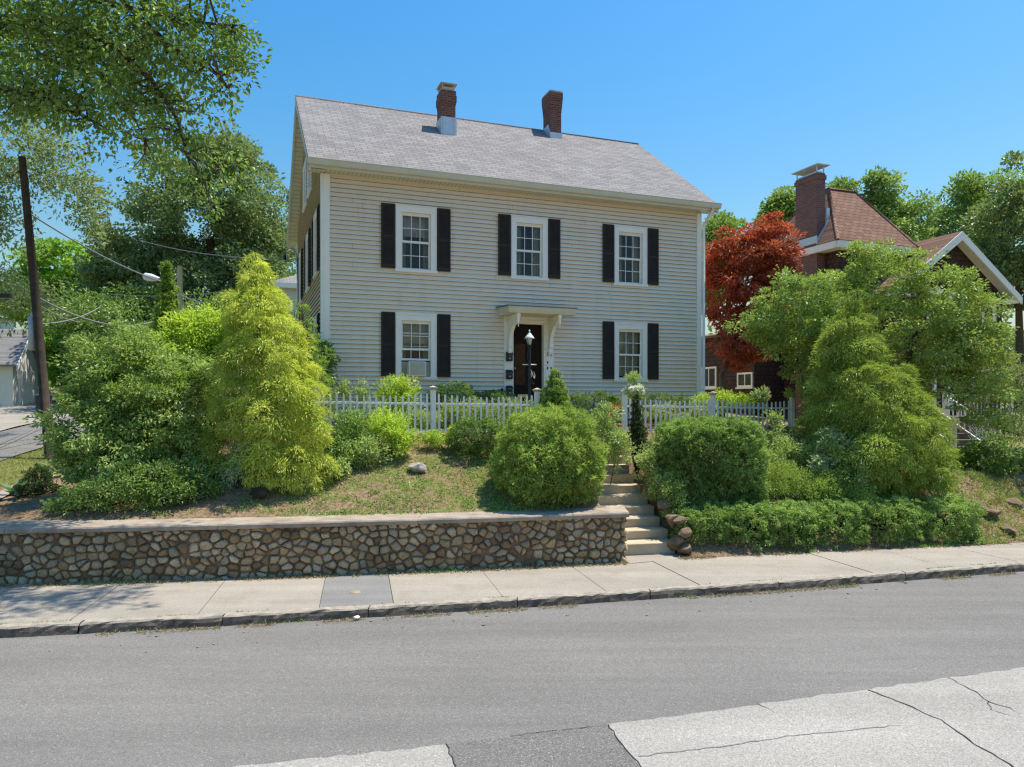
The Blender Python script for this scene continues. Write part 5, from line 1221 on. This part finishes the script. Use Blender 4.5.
# loose shrubs on the left
loose('leafy_shrub', 'very large rambling green shrub above the left part of the stone wall', 'shrub', [(125, 385, 64, 54, 13.9, 1.1), (94, 430, 46, 42, 13.6, 1.0), (170, 410, 50, 60, 13.9, 1.1), (195, 405, 28, 55, 14.3, .7), (120, 350, 42, 26, 13.9, .7), (115, 455, 62, 40, 13.4, 1.0), (180, 465, 36, 36, 13.5, .7)], 520, 92, .22, (.08, .04), 'leaf_shrub', 131, .62, .55, .9, .1, stem_r=.06, nbr=200, spread=1.1)
loose('leafy_shrub', 'low spreading dark shrub leaning over the wall cap at far left', 'shrub', [(150, 490, 46, 28, 12.5, .5), (110, 500, 42, 24, 12.3, .5), (185, 492, 28, 24, 12.6, .4), (215, 497, 20, 14, 12.8, .35), (70, 508, 22, 12, 12.2, .35)], 380, 52, .14, (.065, .035), 'leaf_box', 133, .6, .75, .6, .1)
loose('lime_shrub', 'lime yellow shrub behind the columnar evergreen and the street light pole', 'shrub', [(205, 330, 36, 20, 18, .9), (180, 350, 36, 26, 17.6, .9), (225, 345, 22, 26, 17.8, .8)], 230, 60, .22, (.10, .05), 'leaf_lime', 135, .6, .6, .8, .1)
loose('leafy_shrub', 'thin dark leaved shrub at the left front corner of the house', 'shrub', [(318, 355, 14, 24, 16.6, .4), (325, 372, 12, 22, 16.5, .4)], 60, 40, .18, (.09, .05), 'leaf_box', 137, .4)
loose('silver_shrub', 'small silvery variegated shrub at the foot of the golden cypress', 'shrub', [(245, 455, 16, 20, 13, .3), (235, 475, 14, 12, 12.9, .3)], 60, 32, .12, (.05, .028), 'leaf_silver', 139, .4)
# hosta beside the little spruce
def hosta(label, px, py, Y, n=26):
    x, y, z = gp(px, py); P, D, N, t = [], [], [], []
    for k in range(n):
        a = random.uniform(0, 6.28); e_ = random.uniform(.15, 1.0); d = np.array([math.cos(a), math.sin(a), e_]); P.append(np.array([x, y, z]) + d * .12); D.append(d); N.append((-math.cos(a) * .4, -math.sin(a) * .4, 1)); t.append(random.random())
    return mk_plant('hosta', label, 'plant', (x, y, z), (np.array(P), np.array(D), np.array(N, float), np.array(t)), (.36, .19), 'leaf_hosta')
hosta('broad leaved hosta left of the dark dwarf spruce', 18, 496, 14); hosta('broad leaved hosta behind the dark dwarf spruce by the wooden pole', 58, 474, 15)
# flower border in front of and behind the left fence
BD = 'border plants along the picket fence'
def bed(label, lobes, nc, per, R, leaf, mat, seed, flower=None, nf=0, fs=.03, fl=5, shell=.3, name='border_plant', up=.5):
    r = loose(name, label, 'plant', lobes, nc, per, R, leaf, mat, seed, shell, .9, up, .05, BD, stem_r=.012, nbr=40, stemmat='core')
    if flower:
        L = px_lobes(lobes); base = np.array(r.location); C, N = shell_pts(L, nf * 3, .1, .08, 2, 3, seed); k = N[:, 2] > -.2; C = C[k][:nf]
        for c in C:
            m_ = fl; d = unit(rng.normal(size=(m_ * 3, 3)) + np.array([0, -.3, .5])); P = np.repeat(c[None], m_ * 3, 0)
            link('flower', leaf_mesh('flower', P - c, d, unit(rng.normal(size=d.shape) * .3 + np.array([0, -.5, .7])), fs, fs * .7, rng.random(m_ * 3)), flower, r, tuple(c - base))
    return r
bed('yellow green leafy plant right of the golden cypress with a red bloom', [(385, 426, 26, 16, 14.6, .5), (400, 438, 15, 15, 14.4, .35)], 150, 46, .12, (.055, .028), 'leaf_lime', 151)
bed('tall leafy stems with one red flower beside the golden cypress', [(352, 430, 17, 20, 14.3, .4), (345, 452, 17, 24, 14.0, .35)], 120, 40, .13, (.07, .03), 'leaf_weed', 153, 'flower_r', 2, .035)
bed('pale leaved clump at the top of the lawn beside the golden cypress', [(362, 452, 26, 16, 14.0, .35), (342, 468, 12, 10, 13.6, .3)], 90, 36, .11, (.06, .03), 'leaf_bed', 155)
bed('tall lime leaved shoots rising above the fence before the lower left window', [(402, 395, 16, 22, 16.2, .35), (395, 388, 22, 14, 16.2, .3), (388, 412, 18, 14, 16, .3)], 90, 36, .14, (.075, .035), 'leaf_lime', 157)
bed('two slender lime shoots behind the left end of the fence', [(345, 392, 5, 16, 16, .12), (361, 396, 6, 14, 16, .12)], 30, 30, .09, (.07, .03), 'leaf_bed', 159)
bed('pale green flowering clump behind the fence left of its second post', [(415, 420, 26, 14, 15.9, .3), (450, 416, 26, 16, 16.1, .3)], 140, 40, .11, (.06, .022), 'leaf_bed', 161, 'flower_w', 9, .03)
bed('pale clump with violet and white flowers behind the fence in front of the boxwoods', [(490, 413, 34, 15, 16.4, .3), (520, 414, 22, 13, 16.5, .3)], 150, 40, .11, (.06, .022), 'leaf_bed', 163, 'flower_v', 9, .028)
bed('bright clump at the foot of the left fence beside the low boxwood', [(436, 438, 18, 8, 15.0, .25), (452, 434, 8, 8, 15, .2)], 60, 36, .08, (.05, .026), 'leaf_lime', 165)
bed('yellowish rose bush with a red bloom between the globe and the gate', [(604, 424, 18, 20, 15.2, .35), (615, 445, 18, 22, 14.9, .35)], 130, 40, .12, (.055, .03), 'leaf_bed', 167, 'flower_r', 3, .035)
bed('reddish tipped rose stems before the right gate post', [(614, 410, 8, 12, 15.6, .2)], 9, 22, .09, (.05, .028), 'leaf_red', 169)
bed('sprawling pale green plants spilling over the steps from the right', [(648, 462, 14, 20, 14.8, .35), (658, 485, 13, 18, 14.4, .3), (660, 455, 14, 24, 14.9, .35)], 200, 42, .11, (.05, .024), 'leaf_bed', 171)
bed('dark glossy plant at the foot of the square bush beside the steps', [(673, 500, 11, 18, 13.9, .28), (670, 485, 11, 14, 14.1, .28)], 110, 40, .10, (.05, .026), 'leaf_shrub', 173)
bed('tall white lily bloom head at the right gate post', [(633, 378, 8, 7, 15.9, .14)], 22, 26, .07, (.05, .022), 'leaf_bed', 175)
bed('white flower cluster in front of the lower right window', [(634, 392, 9, 8, 15.8, .18)], 20, 20, .06, (.05, .022), 'leaf_bed', 177, 'flower_w', 60, .07)
bed('pale plants with orange blooms behind the right fence near the gate', [(665, 416, 26, 12, 18.3, .3), (700, 413, 22, 10, 18.7, .3)], 110, 40, .12, (.06, .026), 'leaf_bed', 179, 'flower_o', 7, .04)
bed('yellow green clump behind the right fence near the house corner', [(722, 399, 22, 9, 19.2, .35), (742, 402, 16, 7, 19.4, .3), (704, 402, 14, 8, 19.1, .3)], 110, 40, .13, (.07, .03), 'leaf_lime', 181)
bed('plant with white veined leaves at the right end of the fence', [(762, 396, 8, 6, 19.4, .2), (757, 400, 7, 6, 19.4, .2)], 24, 24, .12, (.10, .045), 'leaf_silver', 183)
# the right bank
bed('tall pale milkweed stems with broad silvery leaves on the right bank', [(832, 448, 13, 24, 15.2, .25), (850, 458, 9, 18, 15.2, .25), (822, 465, 12, 16, 15.1, .25)], 80, 22, .11, (.10, .04), 'leaf_silver', 185, name='milkweed')
bed('leafy spire growing in front of the right end of the fence', [(774, 420, 7, 16, 16.2, .15), (776, 440, 12, 16, 16, .2)], 50, 30, .10, (.07, .032), 'leaf_bed', 187)
bed('light green shrubby mass under the right end of the fence', [(785, 452, 24, 16, 15.8, .5), (812, 455, 18, 15, 15.7, .4), (772, 460, 12, 14, 15.6, .35)], 200, 42, .13, (.055, .03), 'leaf_bed', 189)
bed('dark plant with a few pale flowers at the foot of the feathery cypress', [(850, 478, 24, 20, 14.9, .35)], 90, 40, .12, (.06, .026), 'leaf_shrub', 191, 'flower_w', 6, .03)
for k, (px, py, rx, ry, Y) in enumerate(((780, 480, 28, 22, 15), (815, 490, 30, 20, 14.9), (850, 500, 26, 14, 14.8))):
    bed(('feathery groundcover on the bank right of the square bush', 'feathery groundcover in the middle of the right bank above the hedge', 'feathery groundcover below the milkweed stems')[k], [(px, py, rx, ry, Y, .5)], 150, 46, .12, (.055, .014), 'leaf_thuja', 193 + k, name='groundcover', up=.2)
loose('leafy_shrub', 'dark open shrub in front of the porch steps at the right edge', 'shrub', [(990, 460, 18, 24, 17.4, .6), (1010, 462, 20, 20, 17.6, .5), (975, 452, 10, 10, 17.6, .3)], 110, 44, .17, (.085, .05), 'leaf_box', 201, .4)
loose('lime_shrub', 'sunlit yellow green shrub below the porch steps', 'shrub', [(958, 460, 18, 14, 18, .5), (945, 470, 14, 12, 17.6, .4)], 90, 44, .14, (.06, .03), 'leaf_lime', 203, .4)
loose('lime_shrub', 'sunlit shrub at the very right edge above the rocky bank', 'shrub', [(1024, 478, 22, 16, 18, .6)], 60, 44, .15, (.06, .03), 'leaf_lime', 205, .4)
loose('leafy_shrub', 'grey green tangled shrub hanging over the porch at the right edge', 'shrub', [(1005, 380, 26, 30, 19.5, .7), (1020, 420, 24, 26, 19.5, .6), (985, 412, 16, 16, 19.6, .5)], 160, 40, .20, (.075, .035), 'leaf_feather', 207, .35)

# ------------------------------------------------------------------ rocks
def rock(label, p, sx, sy, sz, mat='rock', seed=0, rz=0, group=None, sink=.3):
    import bmesh
    bm = bmesh.new(); bmesh.ops.create_icosphere(bm, subdivisions=3, radius=1); r = np.random.default_rng(seed)
    V = np.array([v.co for v in bm.verts]); fl = unit(r.normal(size=(16, 3))); ds = r.uniform(.48, .78, 16)
    for n_, d_ in zip(fl, ds):
        k = V @ n_; V -= np.maximum(0, k - d_)[:, None] * n_ * .97
    V *= (1 + .05 * dnoise(V, 5, seed) + .035 * dnoise(V, 14, seed + 1))[:, None]
    for v, q in zip(bm.verts, V): v.co = (q[0] * sx, q[1] * sy, q[2] * sz)
    me = bpy.data.meshes.new('rock'); bm.to_mesh(me); bm.free()
    o = link('rock', me, mat, None, (p[0], p[1], p[2] + sz * (1 - sink) - 0), rz)
    return tag(o, label, 'rock', group)
p = gp(418, 472); rock('pale grey rock lying alone in the thin lawn', p, .27, .20, .15, 'rock', 3, .3)
p = gp(258, 500); rock('dark flat stone block in the shade under the golden cypress', p, .20, .16, .12, 'core', 5)
def spot(px, py, Y): q = at(px, py, Y); return (q.x, q.y, q.z)
SG = 'stones of the broken wall end right of the steps'
for k, (px, py, Y, sx, sz, lab) in enumerate(((683, 551, 13.2, .15, .10, 'bottom stone of the broken wall end, on the pavement beside the lowest step'), (684, 534, 13.25, .13, .085, 'rounded pale stone on top of the bottom stone right of the steps'), (679, 521, 13.4, .10, .08, 'small stone topping the broken wall end right of the steps'),
                                          (671, 522, 13.55, .11, .15, 'tall dark stone leaning beside the third step'), (673, 545, 13.35, .12, .15, 'dark stone wedged between the lowest step and the wall end'), (664, 506, 13.9, .13, .13, 'dark stone beside the fifth step under the leaves'))):
    q = spot(px, py, Y); rock(lab, (q[0] + .03, q[1], q[2] - sz), sx * 1.35, .2, sz * 1.25, 'rockbrown', 20 + k, k, SG, 0)
for k, (px, py, s_, lab) in enumerate(((988, 514, .22, 'broad brown rock in the bare bank right of the hedge'), (1014, 503, .22, 'upper brown rock in the bare bank at the right edge'), (1006, 530, .20, 'small low rock near the pavement in the bare bank'), (972, 526, .18, 'low rock near the hedge end at the foot of the bare bank'))):
    q = gp(px, py); rock(lab, q, s_ * 1.4, s_, s_ * .6, 'rockbrown', 40 + k, k * .7, 'rocks in the bare bank', .8)
# stepping path from gate to door
drape('path', [hw(4.7, -4.2, 0), hw(5.9, -4.2, 0), hw(5.9, -1.4, 0), hw(4.7, -1.4, 0)], 8, 12, .02, 'step')

# ------------------------------------------------------------------ grass, weeds, dry litter
def scatter(name, x0, x1, y0, y1, n, dens, leaf, mat, up=1.6, zoff=0.):
    x = rng.uniform(x0, x1, n); y = rng.uniform(y0, y1, n); k = rng.random(n) < dens(x, y); x, y = x[k], y[k]
    P = np.stack([x, y, zt(x, y) + zoff], 1); D = unit(rng.normal(size=P.shape) * np.array([1, 1, .5]) + np.array([0, 0, up]))
    t = .5 + .25 * dnoise(P, 1.5, 5) + rng.normal(0, .2, len(P))
    return tag(link(name, leaf_mesh(name, P, D, unit(rng.normal(size=P.shape) + np.array([0, 0, .5])), leaf[0], leaf[1], t), mat), kind='stuff')
def patch(x, y, f=1.8, s=3):
    return dnoise(np.stack([x, y, 0 * x], 1), f, s)
def lawn_d(x, y): return np.clip(turf_of(x, y) * (.40 + .75 * patch(x, y) + .35 * patch(x, y, 5, 8)), .02, 1) * (turf_of(x, y) > .1)
scatter('lawn_grass', -5.2, 1.0, 12.2, 16.2, 44000, lawn_d, (.045, .008), 'leaf_grass', 1.2)
scatter('lawn_grass', -16, -8.5, 13, 24, 60000, lambda x, y: (turf_of(x, y) > .4) * .9 * (y < 24), (.06, .012), 'leaf_grass', 1.4)
scatter('yard_grass', 8, 13, 16, 24, 26000, lambda x, y: (turf_of(x, y) > .4) * .8, (.07, .014), 'leaf_weed', 1.4)
scatter('lawn_weeds', -5.0, 1.0, 12.2, 15.8, 9000, lambda x, y: np.clip(.25 + 1.0 * patch(x, y, 2.6, 14), 0, 1) * (turf_of(x, y) > .15), (.05, .028), 'leaf_weed', .5)
scatter('leaf_litter', -9.5, 1.2, 11.2, 16, 26000, lambda x, y: (y - wl(x) > .62) * .55, (.06, .010), 'straw', .12, .006)
scatter('leaf_litter', 2.9, 12, 13, 18, 14000, lambda x, y: (y - wl(x) > .02) * .6, (.06, .014), 'straw', .15, .006)
scatter('bank_weeds', 6.5, 12, 14, 19, 30000, lambda x, y: (y - wl(x) > .25) * np.clip(.25 + patch(x, y, 2, 21), 0, 1), (.06, .03), 'leaf_weed', .6)
def tufts_of(name, n, x0, x1, y0, y1, ok, per, leaf, mat, spread_=.05):
    x = rng.uniform(x0, x1, n); y = rng.uniform(y0, y1, n); k = ok(x, y); x, y = x[k], y[k]; i = np.repeat(np.arange(len(x)), per)
    px_, py_ = x[i] + rng.normal(0, spread_, len(i)), y[i] + rng.normal(0, spread_, len(i)); D = unit(rng.normal(size=(len(i), 3)) * np.array([1, 1, .4]) + np.array([0, 0, 1.3]))
    P = np.stack([px_, py_, zt(px_, py_)], 1); t = np.clip(rng.normal(.5, .2, len(x))[i] + rng.normal(0, .12, len(i)), 0, 1)
    return tag(link(name, leaf_mesh(name, P, D, unit(rng.normal(size=P.shape) + np.array([0, 0, .6])), leaf[0], leaf[1], t), mat), kind='stuff')
tufts_of('lawn_tufts', 900, -5.2, 1.2, 12.2, 16.0, lambda x, y: (turf_of(x, y) > .12) & (rng.random(len(x)) < .2 + .6 * patch(x, y, 1.6, 31)), 22, (.085, .010), 'leaf_weed')
tufts_of('lawn_tufts', 500, -5.2, 1.2, 12.2, 16.0, lambda x, y: (turf_of(x, y) > .12), 12, (.05, .030), 'leaf_weed', .06)
tufts_of('wall_top_weeds', 260, -9, 1.9, 11.6, 13.6, lambda x, y: np.abs(y - wl(x) - .66) < .08, 16, (.07, .014), 'leaf_weed', .05)
tufts_of('bank_tufts', 500, 7, 12, 14.2, 18, lambda x, y: y - wl(x) > .3, 20, (.10, .012), 'leaf_grass', .06)
# weeds and litter along kerb, joints and wall foot
def along(name, fn, n, x0, x1, z, leaf, mat, seed, wid, up=1.0, thr=.1):
    x = rng.uniform(x0, x1, n); m_ = patch(x, 0 * x, 3.2, seed) + .5 * patch(x, 0 * x, 9, seed + 1); k = m_ > thr; x = x[k]
    P = np.stack([x, fn(x) + rng.normal(0, wid, len(x)), np.full(len(x), z)], 1); D = unit(rng.normal(size=P.shape) * np.array([1, 1, .4]) + np.array([0, 0, up]))
    return tag(link(name, leaf_mesh(name, P, D, unit(rng.normal(size=P.shape) + np.array([0, 0, .6])), leaf[0], leaf[1], rng.random(len(P))), mat), kind='stuff')
along('kerb_litter', lambda x: kl(x) - .08, 9000, -9, 12, ROADZ + .006, (.05, .008), 'straw', 3, .045, .15, .25)
along('kerb_weeds', lambda x: kl(x) - .02, 900, -9, 12, ROADZ + .004, (.06, .014), 'leaf_weed', 5, .02, 1.2, .75)
along('joint_weeds', lambda x: kl(x) + .155, 2600, -9, 12, .0, (.035, .010), 'leaf_weed', 7, .012, .8, .55)
along('wall_foot_weeds', lambda x: wl(x) - .10, 2200, -9, 1.9, -.01, (.07, .03), 'leaf_weed', 9, .05, 1., .62)
along('wall_foot_litter', lambda x: wl(x) - .12, 9000, -9, 2, .004, (.05, .014), 'straw', 11, .06, .15, -.3)
along('hedge_foot_litter', lambda x: wl(x) + .02, 7000, 3, 12, .006, (.05, .014), 'straw', 13, .07, .15, -.3)
along('hedge_foot_weeds', lambda x: wl(x) + .06, 2500, 3, 12, .0, (.06, .025), 'leaf_weed', 15, .06, 1., .35)
# a few bits of gravel and litter on the road edge
gv = [];
for k in range(60):
    x = random.uniform(-8, 10); y = float(kl(x)) - abs(random.gauss(0, .5)) - .03
    gv.append((x, y))
b = MB()
for x, y in gv:
    s_ = random.uniform(.006, .022); b.prism([(x + s_ * math.cos(a) * random.uniform(.7, 1.2), y + s_ * math.sin(a) * random.uniform(.7, 1.2), ROADZ) for a in np.arange(0, 6.2, 1.05)], (0, 0, s_ * .7))
tag(b.build('gravel', m_plain('grey_grit', (.22, .21, .19), .9, .3, 20, .2)), kind='stuff')
q = pxr(357, 620, ROADZ); rock('small white stone lying against the kerb', (q[0], q[1], ROADZ), .055, .045, .035, 'white', 77, 0, None, .1)
